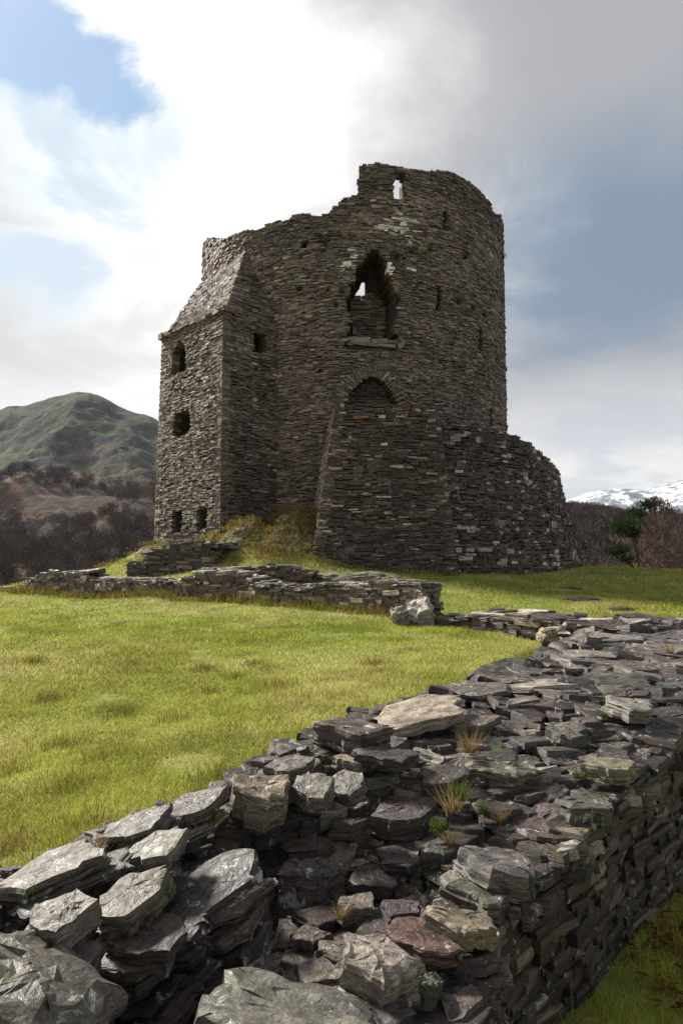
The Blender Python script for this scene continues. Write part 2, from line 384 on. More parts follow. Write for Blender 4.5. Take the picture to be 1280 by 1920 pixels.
# ------------------------------------------------------------------ the keep
C = (0.46, 27.6); RO = 6.1
def cyl(px, py, r=RO, far=False):
    d = pix_dir(px, py); a = d.x/d.y
    A = 1+a*a; B = -2*(a*C[0]+C[1]); K = C[0]**2+C[1]**2-r*r; q = B*B-4*A*K
    q = max(q, 0); Yv = (-B+(1 if far else -1)*math.sqrt(q))/(2*A)
    t = math.atan2(a*Yv-C[0], C[1]-Yv); return t, d.z/d.y*Yv
top_px = [(386, 449), (398, 447), (407, 446), (415, 447), (452, 432), (480, 428), (520, 415), (545, 411), (552, 403), (572, 400), (582, 407), (600, 408), (617, 403), (625, 390), (637, 372), (641, 367),
          (673, 364), (675, 330), (677, 312), (690, 306), (716, 306), (718, 307), (745, 307), (768, 312), (800, 318), (822, 319), (850, 328), (872, 337), (890, 348), (905, 362), (918, 380), (926, 399), (936, 402)]
TT = [cyl(*p) for p in top_px]
tab_t = [t for t, z in TT]; tab_z = [z for t, z in TT]
tl = tab_t[0]; tr_ = tab_t[-1]
prof_t = np.array([-math.pi, -2.6, -2.0, -1.6]+tab_t+[1.8, 2.3, 2.70, 2.86, math.pi]); prof_z = np.array([12.7, 12.0, 12.2, 12.5]+tab_z+[13.8, 13.6, 13.4, 13.0, 12.7])
o_ = np.argsort(prof_t); prof_t = prof_t[o_]; prof_z = prof_z[o_]
def keep_top(t):
    t = (np.asarray(t)+math.pi) % (2*math.pi)-math.pi
    return np.interp(t, prof_t, prof_z)
def rect(px0, py0, px1, py1, depth):
    t0, z1 = cyl(px0, py0); t1, z0 = cyl(px1, py1); return ('r', t0, t1, z0, z1, depth)
keep_open = [rect(738, 321, 757, 373, 9), rect(816, 531, 825, 583, 1.5), rect(897, 612, 905, 660, 1.5), rect(831, 392, 838, 432, .35),
             rect(917, 765, 922, 803, 1.2), rect(563, 451, 575, 465, .8), rect(596, 692, 602, 700, .3)]
def arch(px0, px1, pyb, pyt, depth, pw):
    t0, zb = cyl(px0, pyb); t1, _ = cyl(px1, pyb); _, zt = cyl((px0+px1)/2, pyt); return ('a', t0, t1, zb, zt, depth, pw)
keep_arch = [arch(650, 747, 657, 466, 1.3, 1.25), arch(633, 757, 792, 706, .55, 2.2)]
T0, ZB = cyl(655, 640); T_SKY, _ = cyl(699, 640)
def keep_depth(t, z):
    t = np.asarray(t, float); z = np.asarray(z, float); d = np.zeros(np.broadcast(t, z).shape)
    j = 0.5*(vnoise(z*6, t*3, 77)-0.5)*0.05
    for o in keep_open:
        m = (t+j > o[1]) & (t+j < o[2]) & (z > o[3]) & (z < o[4]); d = np.where(m, np.maximum(d, o[5]), d)
    for k, o in enumerate(keep_arch):
        u = (t+j*1.5-(o[1]+o[2])/2)/((o[2]-o[1])/2)
        if k == 0:
            # ragged lancet: narrow head, full width below the spring
            zz = (z-o[3])/(o[4]-o[3]); half = np.where(zz < 0.45, 0.92+0.06*np.sin(zz*20), 0.96*np.clip((1-zz)/0.55, 0, 1)**0.52)
            m = (np.abs(u) < half) & (z > o[3]) & (z < o[4])
        else:
            m = (z > o[3]) & (z < o[3]+(o[4]-o[3])*(1-np.abs(np.clip(u, -1, 1))**o[6]*1.0)) & (np.abs(u) < 1)
        d = np.where(m, np.maximum(d, o[5]), d)
        if k == 0:
            m2 = m & (z > 9.0) & (z < 9.74+.26*(t-T0)/(T_SKY-T0)) & (t < T_SKY); d = np.where(m2, 9, d)
    return d
class Acc:                                 # collects faces for one mesh
    def __init__(s): s.V = []; s.Fq = []; s.C = []; s.n = 0
    def add(s, V, Fq, c=None):
        V = np.asarray(V, float); s.V.append(V); s.Fq.append(np.asarray(Fq)+s.n); s.n += len(V)
        if c is not None:
            c = np.asarray(c, float); s.C.append(np.broadcast_to(c, (len(V), 3)) if c.ndim == 1 else c)
    def build(s, name, mat, parent=None, smooth=False, **props):
        if not s.V: return None
        by = {}
        for f in s.Fq: by.setdefault(f.shape[1], []).append(f)
        me = mesh(name, np.concatenate(s.V), [np.concatenate(v) for v in by.values()], np.concatenate(s.C) if s.C else None, smooth)
        return link(name, me, mat, parent, **props)
def shell(acc, Pf, ni, nj, dep, absent, thick, wrap=False):
    """Pf(i,j,d)->xyz with i,j node coords; dep[ni,nj] recess depth per cell; thick[nj]"""
    quads = []
    def q(a, b, c, d): quads.append((a, b, c, d))
    for i in range(ni):
        for j in range(nj):
            if absent[i, j]: continue
            T = thick[j]; d = min(dep[i, j], T); thr = dep[i, j] >= T
            if not thr:
                q(Pf(i, j, d), Pf(i+1, j, d), Pf(i+1, j+1, d), Pf(i, j+1, d))
                q(Pf(i, j, T), Pf(i, j+1, T), Pf(i+1, j+1, T), Pf(i+1, j, T))
            for di, dj, a, b in ((1, 0, (i+1, j), (i+1, j+1)), (0, 1, (i, j+1), (i+1, j+1))):
                i2 = i+di; j2 = j+dj
                if wrap: i2 %= ni
                if i2 >= ni or j2 >= nj: d2 = T; 
                elif absent[i2, j2]: d2 = T
                else: d2 = min(dep[i2, j2], thick[j2])
                if abs(d2-d) > 1e-6: q(Pf(*a, d), Pf(*b, d), Pf(*b, d2), Pf(*a, d2))
                if dj and j2 < nj and not absent[i2, j2] and abs(thick[j2]-T) > 1e-6 and not thr:
                    q(Pf(*a, T), Pf(*b, T), Pf(*b, thick[j2]), Pf(*a, thick[j2]))
            for di, dj, a, b in ((-1, 0, (i, j), (i, j+1)),):
                i2 = (i-1) % ni if wrap else i-1
                if i2 < 0 or absent[i2, j]: q(Pf(*a, d), Pf(*b, d), Pf(*b, T), Pf(*a, T))
    V = np.array(quads, float).reshape(-1, 3)
    acc.add(V, np.arange(len(V)).reshape(-1, 4))
NI = 400; ZK0 = -0.8; DZ = 0.09; NJ = int((14.6-ZK0)/DZ)
tc = -math.pi+(np.arange(NI)+.5)*2*math.pi/NI; zc_ = ZK0+(np.arange(NJ)+.5)*DZ
TC, ZC = np.meshgrid(tc, zc_, indexing='ij')
dep = keep_depth(TC, ZC); absent = ZC > keep_top(TC)-0.10
thick = np.where(zc_ < 11.0, 2.2, 0.42)
ROC = RO-0.06
def Pk(i, j, d):
    t = -math.pi+i*2*math.pi/NI; r = ROC-d; return (C[0]+r*math.sin(t), C[1]-r*math.cos(t), ZK0+j*DZ)
keep = thing('castle_keep', (C[0], C[1], 0), 'ruined round slate keep with a square turret at its left and a battered apron', 'castle')
tower_core = Acc(); shell(tower_core, Pk, NI, NJ, dep, absent, thick, wrap=True)
KP = Matrix.Translation((-C[0], -C[1], 0))
def kbuild(acc, name, mat, parent=keep, **kw):
    o = acc.build(name, mat, None, **kw); o.parent = parent; o.matrix_parent_inverse = Matrix.Translation((-C[0], -C[1], 0)); return o
tower = kbuild(tower_core, 'round_tower', M_core)

def palette(n, r, dark=1.0, light=0.07, white=0.015):
    base = np.array([[.165, .135, .108], [.115, .102, .092], [.205, .168, .132], [.145, .112, .088], [.085, .074, .068], [.18, .158, .135]])
    c = base[r.integers(0, len(base), n)]*(r.uniform(.62, 1.35, (n, 1)))*dark*np.array([1.03, 1.0, 1.05])
    u = r.random(n)
    c = np.where((u < light)[:, None], np.array([.30, .27, .235])*r.uniform(.8, 1.25, (n, 1)), c)
    c = np.where((u > 1-white)[:, None], np.array([.46, .46, .43])*r.uniform(.8, 1.2, (n, 1)), c)
    c = np.where(((u > .5) & (u < .53))[:, None], np.array([.20, .125, .08])*r.uniform(.8, 1.2, (n, 1)), c)
    return c
class Stones:                              # arrays of box-like laid stones
    def __init__(s): s.rows = []; s.cols = []
    def add(s, P, T, N, L, H, D, col):     # centre of outer face bottom.. centre, tangent, normal
        s.rows.append(np.c_[P, T, N, L, H, D]); s.cols.append(col)
    def arr(s): return np.concatenate(s.rows), np.concatenate(s.cols)
BOX = np.array([[-.5, 0, -.5], [.5, 0, -.5], [.5, 0, .5], [-.5, 0, .5], [-.5, 1, -.5], [.5, 1, -.5], [.5, 1, .5], [-.5, 1, .5]])
BF = np.array([[0, 1, 2, 3], [1, 5, 6, 2], [4, 0, 3, 7], [3, 2, 6, 7], [4, 5, 1, 0]])
def box_verts(rows, r, jit=0.18):
    n = len(rows); P = rows[:, 0:3]; T = rows[:, 3:6]; N = rows[:, 6:9]; L, H, Dp = rows[:, 9], rows[:, 10], rows[:, 11]
    yaw = r.normal(0, .06, n); T2 = T+N*yaw[:, None]; roll = r.normal(0, .045, n); UP = np.zeros((n, 3)); UP[:, 2] = 1; UP2 = UP-T*roll[:, None]
    T2 = T2+UP*roll[:, None]
    B = np.broadcast_to(BOX, (n, 8, 3)).copy()
    x = B[:, :, 0]*L[:, None]; z = B[:, :, 2]*H[:, None]; y = -B[:, :, 1]*Dp[:, None]
    f = (B[:, :, 1] == 0)
    x = x+f*r.normal(0, .02, (n, 8))*np.minimum(L, .3)[:, None]*2; z = z+f*r.uniform(-jit, jit*.6, (n, 8))*H[:, None]*np.sign(B[:, :, 2])*1.0
    y = y+f*r.normal(0, .006, (n, 8))
    return P[:, None]+x[..., None]*T2[:, None]+y[..., None]*N[:, None]+z[..., None]*UP2[:, None]
def lay(st, pathf, z0, z1, topf, inside, hmin, hmax, lmin, lmax, depth, r, colf, proud=0.025, wav=0.03, big=0.03, ext=None):
    z = z0
    k = 0
    while z < z1:
        h = r.uniform(hmin, hmax)*(1.5 if r.random() < .08 else 1)
        line = np.asarray(pathf(z+h/2), float); seg = np.linalg.norm(np.diff(line, axis=0), axis=1); cum = np.r_[0, np.cumsum(seg)]; Lt = cum[-1]
        if Lt < 0.1: z += h; continue
        nn = int(Lt/lmin)+4; ls = r.uniform(lmin, lmax, nn)*np.where(r.random(nn) < .25, 1.6, 1.0); e = np.cumsum(ls)-r.random()*lmax
        e = e[(e > 0.04) & (e < Lt-0.04)]; b = np.r_[0, e, Lt]
        s0 = b[:-1]; s1 = b[1:]
        zc = z+h/2
        fr = np.array([.02, .25, .5, .75, .98]); S = s0[:, None]+(s1-s0)[:, None]*fr
        zz = np.full(S.shape, zc)+wav*np.sin(S*1.3+z*3)
        ins = inside(S, zz)
        first = np.argmax(~ins, axis=1); last = 4-np.argmax(~ins[:, ::-1], axis=1)
        okk = ~ins.all(axis=1) & ~(ins[:, 2] & ~ins[:, 0] & ~ins[:, 4])
        edge = np.array([0, .22, .5, .78, 1.0])
        a0 = s0+(s1-s0)*np.where(first == 0, 0, fr[first]-.08); a1 = s0+(s1-s0)*np.where(last == 4, 1, fr[last]+.08)
        sc = (a0+a1)/2; L = a1-a0
        okk &= (zc < topf(sc)) & (L > .03)
        sc = sc[okk]; L = L[okk]
        if len(sc):
            xy = np.c_[np.interp(sc, cum, line[:, 0]), np.interp(sc, cum, line[:, 1])]
            i = np.clip(np.searchsorted(cum, sc, side='right')-1, 0, len(seg)-1); T = np.diff(line, axis=0)[i]/seg[i][:, None]
            Nn = np.c_[T[:, 1], -T[:, 0]]
            n = len(sc); pr = r.exponential(proud*.35, n)-proud*.2+np.where(r.random(n) < big*.4, .035, 0)
            zs = zc+wav*np.sin(sc*1.3+z*3)+r.normal(0, .012, n)
            P = np.c_[xy+Nn*pr[:, None], zs]; o0 = np.zeros((n, 1))
            hh = h*r.uniform(.6, 1.15, n)
            merge = r.random(n) < .06; hh = np.where(merge, hh*2.0, hh); pr = np.where(merge, pr+.02, pr)
            st.add(P, np.c_[T, o0], np.c_[Nn, o0], L*r.uniform(.94, .99, n), hh, np.full(n, depth), colf(sc, zs, P, n, r))
        z += h*0.97; k += 1

# round tower face
ks = Stones()
TH = np.linspace(-math.pi*.80, math.pi*.80, 240)
def ring(z): return np.c_[C[0]+RO*np.sin(TH), C[1]-RO*np.cos(TH)]
s2t = lambda s: TH[0]+s/RO
stain = []                                  # white bird-lime runs, in wall coordinates
for (a, b, c_, d_) in [(748, 398, 758, 440), (740, 425, 792, 440), (735, 405, 785, 420), (764, 438, 770, 462), (655, 462, 668, 500), (643, 484, 652, 512), (653, 490, 658, 502), (727, 492, 735, 520), (700, 420, 740, 434), (757, 500, 776, 508)]:
    t0, z1 = cyl(a, b); t1, z0 = cyl(c_, d_); stain.append((t0, t1, z0, z1))
def keep_col(s, z, P, n, r):
    c = palette(n, r, 1.18, .06, .006); t = s2t(s)
    lit_left = sm((-t-0.1)/0.9)[:, None]  # light on the left flank, painted in by raising the stone colour
    c = c*(1+0.40*lit_left*np.array([1.0, .97, .92]))
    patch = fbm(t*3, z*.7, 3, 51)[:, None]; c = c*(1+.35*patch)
    # darker band near the head of the wall
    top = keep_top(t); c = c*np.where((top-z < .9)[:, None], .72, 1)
    for t0, t1, z0, z1 in stain:
        m = (t > t0) & (t < t1) & (z > z0) & (z < z1) & (r.random(n) < .8)
        c = np.where(m[:, None], np.array([.92, .91, .88])*r.uniform(.6, 1.0, (n, 1)), c)
    return c
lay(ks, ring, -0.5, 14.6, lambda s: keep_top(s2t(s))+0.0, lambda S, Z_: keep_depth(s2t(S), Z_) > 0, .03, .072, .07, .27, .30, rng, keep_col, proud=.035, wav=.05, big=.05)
# inner face, the far side seen through the breach
ik = Stones()
THi = np.linspace(math.pi*1.45, math.pi*.55, 90)
def ring_in(z):
    r_ = (3.78 if z < 11 else 5.57); return np.c_[C[0]+r_*np.sin(THi), C[1]-r_*np.cos(THi)]
lay(ik, ring_in, 5.0, 14.6, lambda s: keep_top(THi[0]-s/5.46), lambda S, Z_: np.zeros(S.shape, bool), .06, .12, .2, .6, .25, rng, lambda s, z, P, n, r: palette(n, r, 1.3, .06, .01))
# blocking masonry inside the lower arch and breast of the upper breach
bk = Stones()
def backs(px0, px1, pyb, pyt, rr):
    t0, z0 = cyl(px0, pyb); t1, z1 = cyl(px1, pyt); th = np.linspace(t0, t1, 12)
    return (lambda z: np.c_[C[0]+rr*np.sin(th), C[1]-rr*np.cos(th)]), z0, z1
pf, z0, z1 = backs(632, 758, 800, 700, ROC-.5)
lay(bk, pf, z0, z1, lambda s: s*0+99, lambda S, Z_: np.zeros(S.shape, bool), .05, .10, .15, .4, .06, rng, lambda s, z, P, n, r: palette(n, r, .85, .05, .01))
pf, z0, z1 = backs(648, 749, 662, 480, ROC-1.24)
def block_top(s):
    t_ = T0-.03+s/4.8; a_, b_ = T0, T_SKY
    return np.where(t_ < b_, 9.02+.22*(t_-a_)/(b_-a_), 9.38-1.9*(t_-b_)/.4)
lay(bk, pf, z0, z1, block_top, lambda S, Z_: np.zeros(S.shape, bool), .04, .085, .12, .4, .06, rng, lambda s, z, P, n, r: palette(n, r, 1.1, .06, .01))
pf, z0, z1 = backs(648, 749, 658, 634, ROC-.25)
lay(bk, pf, z0, z1-0.05, lambda s: s*0+99, lambda S, Z_: np.zeros(S.shape, bool), .05, .10, .2, .5, .4, rng, lambda s, z, P, n, r: palette(n, r, .7, .05, .01))
pf, z0, z1 = backs(646, 749, 645, 634, ROC-.10)
lay(bk, pf, z0, z1, lambda s: s*0+99, lambda S, Z_: np.zeros(S.shape, bool), .12, .15, .5, .9, .5, rng, lambda s, z, P, n, r: palette(n, r, 1.3, .3, .01))
# voussoirs over the blocked arch
vs = Stones()
o = keep_arch[1]; tm = (o[1]+o[2])/2; hw = (o[2]-o[1])/2
for k in range(34):
    u = -0.97+1.94*k/33; t = tm+u*hw; z = o[3]+(o[4]-o[3])*(1-abs(u)**o[6])
    if z < o[3]+0.15: continue
    dz = -(o[4]-o[3])*o[6]*abs(u)**(o[6]-1)*np.sign(u)/(hw*RO); tn = np.array([1, dz])/math.hypot(1, dz); nn_ = np.array([-tn[1], tn[0]])
    Tt = np.array([math.cos(t), math.sin(t), 0]); Nn = np.array([math.sin(t), -math.cos(t), 0])
    vs.rows.append((t, z, tn, nn_, Tt, Nn))
vacc = Acc()
for (t, z, tn, nn_, Tt, Nn) in vs.rows:
    base_ = np.array([C[0]+(RO+.03)*math.sin(t), C[1]-(RO+.03)*math.cos(t), z]); A = Tt*tn[0]+np.array([0, 0, tn[1]]); B = Tt*nn_[0]+np.array([0, 0, nn_[1]])
    wd = rng.uniform(.05, .08); ln = rng.uniform(.32, .48)
    V = [base_+A*(x*wd)+B*(y*ln)+Nn*(-.25*d) for d in (0, 1) for x, y in ((-.5, 0), (.5, 0), (.5, 1), (-.5, 1))]
    vacc.add(V, [[0, 1, 2, 3], [0, 4, 5, 1], [1, 5, 6, 2], [2, 6, 7, 3], [3, 7, 4, 0]], palette(1, rng, 1.1, .1, .0)[0])
kbuild(vacc, 'arch_stones', M_keep_s, kind='stuff')

# square turret
def lerp(a, b, t): return tuple(a[k]+(b[k]-a[k])*t for k in range(len(a)))
ZT = 7.72; ZA = 10.85
def turret_pts(z):
    if z <= ZT:
        q = (ZT-z)/ZT
        return (-4.5, 24.8), (-6.2-.16*q, 23.1+.03*q), (-3.64-.0*q, 20.5-.03*q), (-1.9, 22.24)
    t = min((z-ZT)/(ZA-ZT), 1)
    return (lerp((-4.5, 24.8), (-5.2, 26.6), t), lerp((-6.13, 23.1), (-5.55, 26.0), t), lerp((-3.6, 20.62), (-3.31, 22.85), t), lerp((-1.9, 22.24), (-3.2, 22.9), t))
def plane_hit(px, py, A, B):               # hit of a pixel ray with the vertical plane through A and B: (s, z)
    d = pix_dir(px, py); tx, ty = B[0]-A[0], B[1]-A[1]; L = math.hypot(tx, ty); tx /= L; ty /= L
    nx, ny = ty, -tx; k = (A[0]*nx+A[1]*ny)/(d.x*nx+d.y*ny); return ((d.x*k-A[0])*tx+(d.y*k-A[1])*ty, d.z*k)
FA, FB = (-6.28, 23.12), (-3.64, 20.5); FC = (-1.9, 22.24)
def frect(A, B, px0, py0, px1, py1, dp):
    s0, z1 = plane_hit(px0, (py0), A, B); s1, z0 = plane_hit(px1, py1, A, B); zm = plane_hit(px1, py0, A, B)[1]; zn = plane_hit(px0, py1, A, B)[1]
    return (s0, s1, (z0+zn)/2, (z1+zm)/2, dp)
left_open = [frect(FA, FB, 321, 640, 345, 700, .8), frect(FA, FB, 325, 770, 355, 818, .92), frect(FA, FB, 326, 957, 343, 998, .92), frect(FA, FB, 372, 952, 390, 992, .92)]
right_open = [frect(FB, FC, 477, 626, 498, 662, 1.2)]
def face_depth(S, Z_, ops, seed):
    d = np.zeros(np.broadcast(S, Z_).shape); j = (vnoise(Z_*7, S*5, seed)-.5)*.12; jz = (vnoise(Z_*3, S*8, seed+1)-.5)*.15
    for k, o in enumerate(ops):
        f = 1.0 if (k == 1 and seed == 5) else .35
        s0, s1, z0, z1, dp = o; m = (S+j*f > s0) & (S+j*f < s1) & (Z_+jz*f > z0) & (Z_+jz*f < z1)
        if seed == 5 and k == 0:           # arched head
            u = (S-(s0+s1)/2)/((s1-s0)/2); m = m & (Z_ < z1-.45*(np.abs(u)**2))
        if seed == 5 and k == 1:
            u = (S-(s0+s1)/2)/((s1-s0)/2)*.85; v = (Z_-(z0+z1)/2)/((z1-z0)/2)*.85; m = m & (u*u+v*v+j*2 < .95)
        d = np.where(m, dp, d)
    return d
ts = Stones()
zero = lambda S, Z_: np.zeros(np.broadcast(S, Z_).shape, bool)
far_top = lambda s: s*0+99
def tcol_l(s, z, P, n, r):  # lit left face: its light is painted in as a paler palette
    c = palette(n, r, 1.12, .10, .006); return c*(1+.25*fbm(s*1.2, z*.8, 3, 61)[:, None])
def tcol_r(s, z, P, n, r):  # shaded right face: its shade is painted in as a darker palette
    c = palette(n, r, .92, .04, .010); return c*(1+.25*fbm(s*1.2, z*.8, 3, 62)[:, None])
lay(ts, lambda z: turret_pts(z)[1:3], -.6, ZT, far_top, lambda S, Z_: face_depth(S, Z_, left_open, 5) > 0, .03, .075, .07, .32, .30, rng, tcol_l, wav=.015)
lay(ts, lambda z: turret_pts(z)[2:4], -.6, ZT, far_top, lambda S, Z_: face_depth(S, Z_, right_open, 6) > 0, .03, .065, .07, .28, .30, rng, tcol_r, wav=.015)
lay(ts, lambda z: turret_pts(z)[0:2], -.6, ZT, far_top, zero, .06, .12, .2, .5, .30, rng, tcol_l, wav=.015)
# projecting drip course, then the stepped stone roof
lay(ts, lambda z: [(a[0]*1+dx, a[1]+dy) for a, dx, dy in zip(turret_pts(ZT-.01)[1:3], (-.12, .03), (-.03, -.12))], ZT, ZT+.10, far_top, zero, .08, .09, .25, .6, .5, rng, tcol_l, wav=0)
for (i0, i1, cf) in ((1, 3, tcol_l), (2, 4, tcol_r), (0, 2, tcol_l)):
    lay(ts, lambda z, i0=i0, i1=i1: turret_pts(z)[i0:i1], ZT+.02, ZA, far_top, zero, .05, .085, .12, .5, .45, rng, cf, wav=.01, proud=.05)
tc_acc = Acc()
def face_core(A, B, ops, seed, z0=-.7, z1=ZT, th=1.0, s_in=0.0, s_out=0.10):
    tx, ty = B[0]-A[0], B[1]-A[1]; L = math.hypot(tx, ty); tx /= L; ty /= L; nx, ny = ty, -tx
    ops = [(o[0]-s_in, o[1]-s_in, *o[2:]) for o in ops]; A = (A[0]+tx*s_in, A[1]+ty*s_in); L -= s_in+s_out
    ni = int(L/.06); nj = int((z1-z0)/.06); ds = L/ni; dz = (z1-z0)/nj
    S, Zz = np.meshgrid((np.arange(ni)+.5)*ds, z0+(np.arange(nj)+.5)*dz, indexing='ij'); dd = face_depth(S, Zz, ops, seed)
    def Pf(i, j, d): return (A[0]+tx*i*ds-nx*(d+.09), A[1]+ty*i*ds-ny*(d+.09), z0+j*dz)
    shell(tc_acc, Pf, ni, nj, dd, np.zeros((ni, nj), bool), np.full(nj, th))
face_core(FA, FB, left_open, 5); face_core(FB, FC, right_open, 6, th=.34, s_in=.11, s_out=0)
def shrink(p, c=(-4.0, 23.6), k=.93): return (c[0]+(p[0]-c[0])*k, c[1]+(p[1]-c[1])*k)
lv = [turret_pts(z) for z in (ZT+.05, 9.3, ZA-.05)]
for a, b, za, zb in ((lv[0], lv[1], ZT+.05, 9.3), (lv[1], lv[2], 9.3, ZA-.05)):
    pa = [shrink(p) for p in a]; pb = [shrink(p) for p in b]
    V = [(*p, za) for p in pa]+[(*p, zb) for p in pb]; tc_acc.add(V, [[0, 1, 5, 4], [1, 2, 6, 5], [2, 3, 7, 6], [3, 0, 4, 7]])
turret = kbuild(tc_acc, 'turret', M_core)

# battered apron / stair block
fs = Stones()
def apr(z): return 8.66-.215*max(z, -1)
def fb(z):
    q = z/4.3
    A = lerp((-1.25, 22.2), (-.5, 22.2), q); B = lerp((-.78, 18.3), (-.20, 19.1), q); Cc = lerp((3.12, 18.55), (2.75, 19.05), q); return A, B, Cc
apron_top = [(820, 797), (850, 798), (900, 803), (945, 812), (985, 828), (1010, 850), (1022, 866)]
at_ = [cyl(px, py, 7.76) for px, py in apron_top]
at_t = np.array([a[0] for a in at_]+[1.5, 1.8, 2.4]); at_z = np.array([a[1] for a in at_]+[3.25, 3.1, 2.9])
t_start = 0.30
THa = np.linspace(t_start, 2.3, 120)
def apron(z): r_ = apr(z); return np.c_[C[0]+r_*np.sin(THa), C[1]-r_*np.cos(THa)]
def acol(dark, lt, wh, seed):
    def f(s, z, P, n, r):
        c = palette(n, r, dark, lt, wh)*np.array([1, .97, .96]); return c*(1+.3*fbm(s*.8, z*.8, 3, seed)[:, None])
    return f
lay(fs, lambda z: fb(z)[0:2], -.6, 4.42, far_top, zero, .05, .10, .12, .4, .3, rng, acol(2.4, .35, .02, 71), wav=0)  # left side strip, its bright light painted into much paler stones
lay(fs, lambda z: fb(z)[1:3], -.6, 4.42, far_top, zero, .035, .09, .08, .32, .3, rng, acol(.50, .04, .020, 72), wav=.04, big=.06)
lay(fs, lambda z: (fb(z)[2], lerp(fb(z)[2], (fb(z)[2][0]+.25, 22.0), 1)), -.6, 4.26, far_top, zero, .05, .12, .12, .5, .3, rng, acol(.75, .05, .02, 73), wav=0)
lay(fs, apron, -.7, 4.4, lambda s: np.interp(THa[0]+s/8.2, at_t, at_z), zero, .045, .12, .08, .30, .3, rng, acol(.54, .07, .045, 74), proud=.05, wav=.03, big=.1)
fa = Acc()
for k, z in enumerate((4.22,)):
    pass
zz = np.linspace(-.8, 4.34, 10); A_ = Acc()
ring_l = []
for z in zz:
    a, b, c = [np.array(p) for p in fb(z)]; inn = np.array([.07, .07])
    ring_l.append([(a[0]+.1, a[1], z), (b[0]+.08, b[1]+.08, z), (c[0]-.08, c[1]+.08, z), (c[0]+.1, 22.3, z)])
V = np.array(ring_l).reshape(-1, 3); Q = [[k*4+i, k*4+i+1, k*4+4+i+1, k*4+4+i] for k in range(len(zz)-1) for i in range(3)]
fa.add(V, Q); n0 = (len(zz)-1)*4; fa.add(V[n0:n0+4], [[0, 1, 2, 3]])
nt = len(THa); zt = np.interp(THa, at_t, at_z)-.12
rowsV = []
for t, ztop in zip(THa, zt):
    for f_ in np.linspace(0, 1, 6):
        z = -.8+(ztop+.8)*f_; r_ = apr(z)-.09; rowsV.append((C[0]+r_*math.sin(t), C[1]-r_*math.cos(t), z))
    rowsV.append((C[0]+6.0*math.sin(t), C[1]-6.0*math.cos(t), ztop+.05))
fa.add(rowsV, [[i*7+j, i*7+7+j, i*7+8+j, i*7+1+j] for i in range(nt-1) for j in range(6)])
fore = kbuild(fa, 'apron', M_core)

# split the stones: the 300 largest in the photograph as pieces of their own, the rest as one mass each
sets = [(ks, tower, 1.0), (ik, tower, .3), (bk, tower, .8), (ts, turret, 1.0), (fs, fore, 1.0)]
allr = []
for k, (s, par, wgt) in enumerate(sets):
    r_, c_ = s.arr(); V = box_verts(r_, rng); s.r_ = r_; s.c_ = c_; s.V_ = V
    d = -(r_[:, 0]*r_[:, 6]+r_[:, 1]*r_[:, 7])/np.hypot(r_[:, 0], r_[:, 1])   # facing the camera
    area = projw(r_[:, :3], r_[:, 9])*np.clip(d, 0, 1)*projw(r_[:, :3], r_[:, 10])*wgt
    s.pick = np.zeros(len(r_), bool); allr.append(area)
cut = np.sort(np.concatenate(allr))[-300]
for (s, par, _), area in zip(sets, allr): s.pick = area >= cut
npiece = 0
def pieces(parent, V, cols, faces, mat, offs, name='stone'):
    global npiece
    for v, c in zip(V, cols):
        ctr = v.mean(axis=0); me_ = mesh(name, v-ctr, faces)
        o = link(name, me_, mat, parent); o.location = ctr
        o.matrix_parent_inverse = Matrix.Translation((-offs[0], -offs[1], -offs[2])); o.color = (*c, 1); npiece += 1
for s, par, _ in sets:
    V, c_ = s.V_, s.c_; m = ~s.pick; Vn = V[m]; n = len(Vn)
    a = Acc(); a.add(Vn.reshape(-1, 3), (BF[None]+(np.arange(n)*8)[:, None, None]).reshape(-1, 4), np.repeat(c_[m], 8, axis=0))
    kbuild(a, 'stonework', M_keep_s, par, kind='stuff')
    # parts sit under round_tower / turret / apron
    for v, c in zip(V[s.pick], c_[s.pick]):
        ctr = v.mean(axis=0); o = link('stone', mesh('stone', v-ctr, BF), M_keep_o, par); o.location = ctr
        o.matrix_parent_inverse = (par.matrix_parent_inverse.inverted() @ Matrix.Identity(4)) if False else Matrix.Translation((0, 0, 0)); o.color = (*c, 1)
# round_tower etc. have identity world matrices, so their children need none either
for par in (tower, turret, fore):
    for ch in [o for o in COL.objects if o.parent == par]:
        ch.matrix_parent_inverse = Matrix.Identity(4)

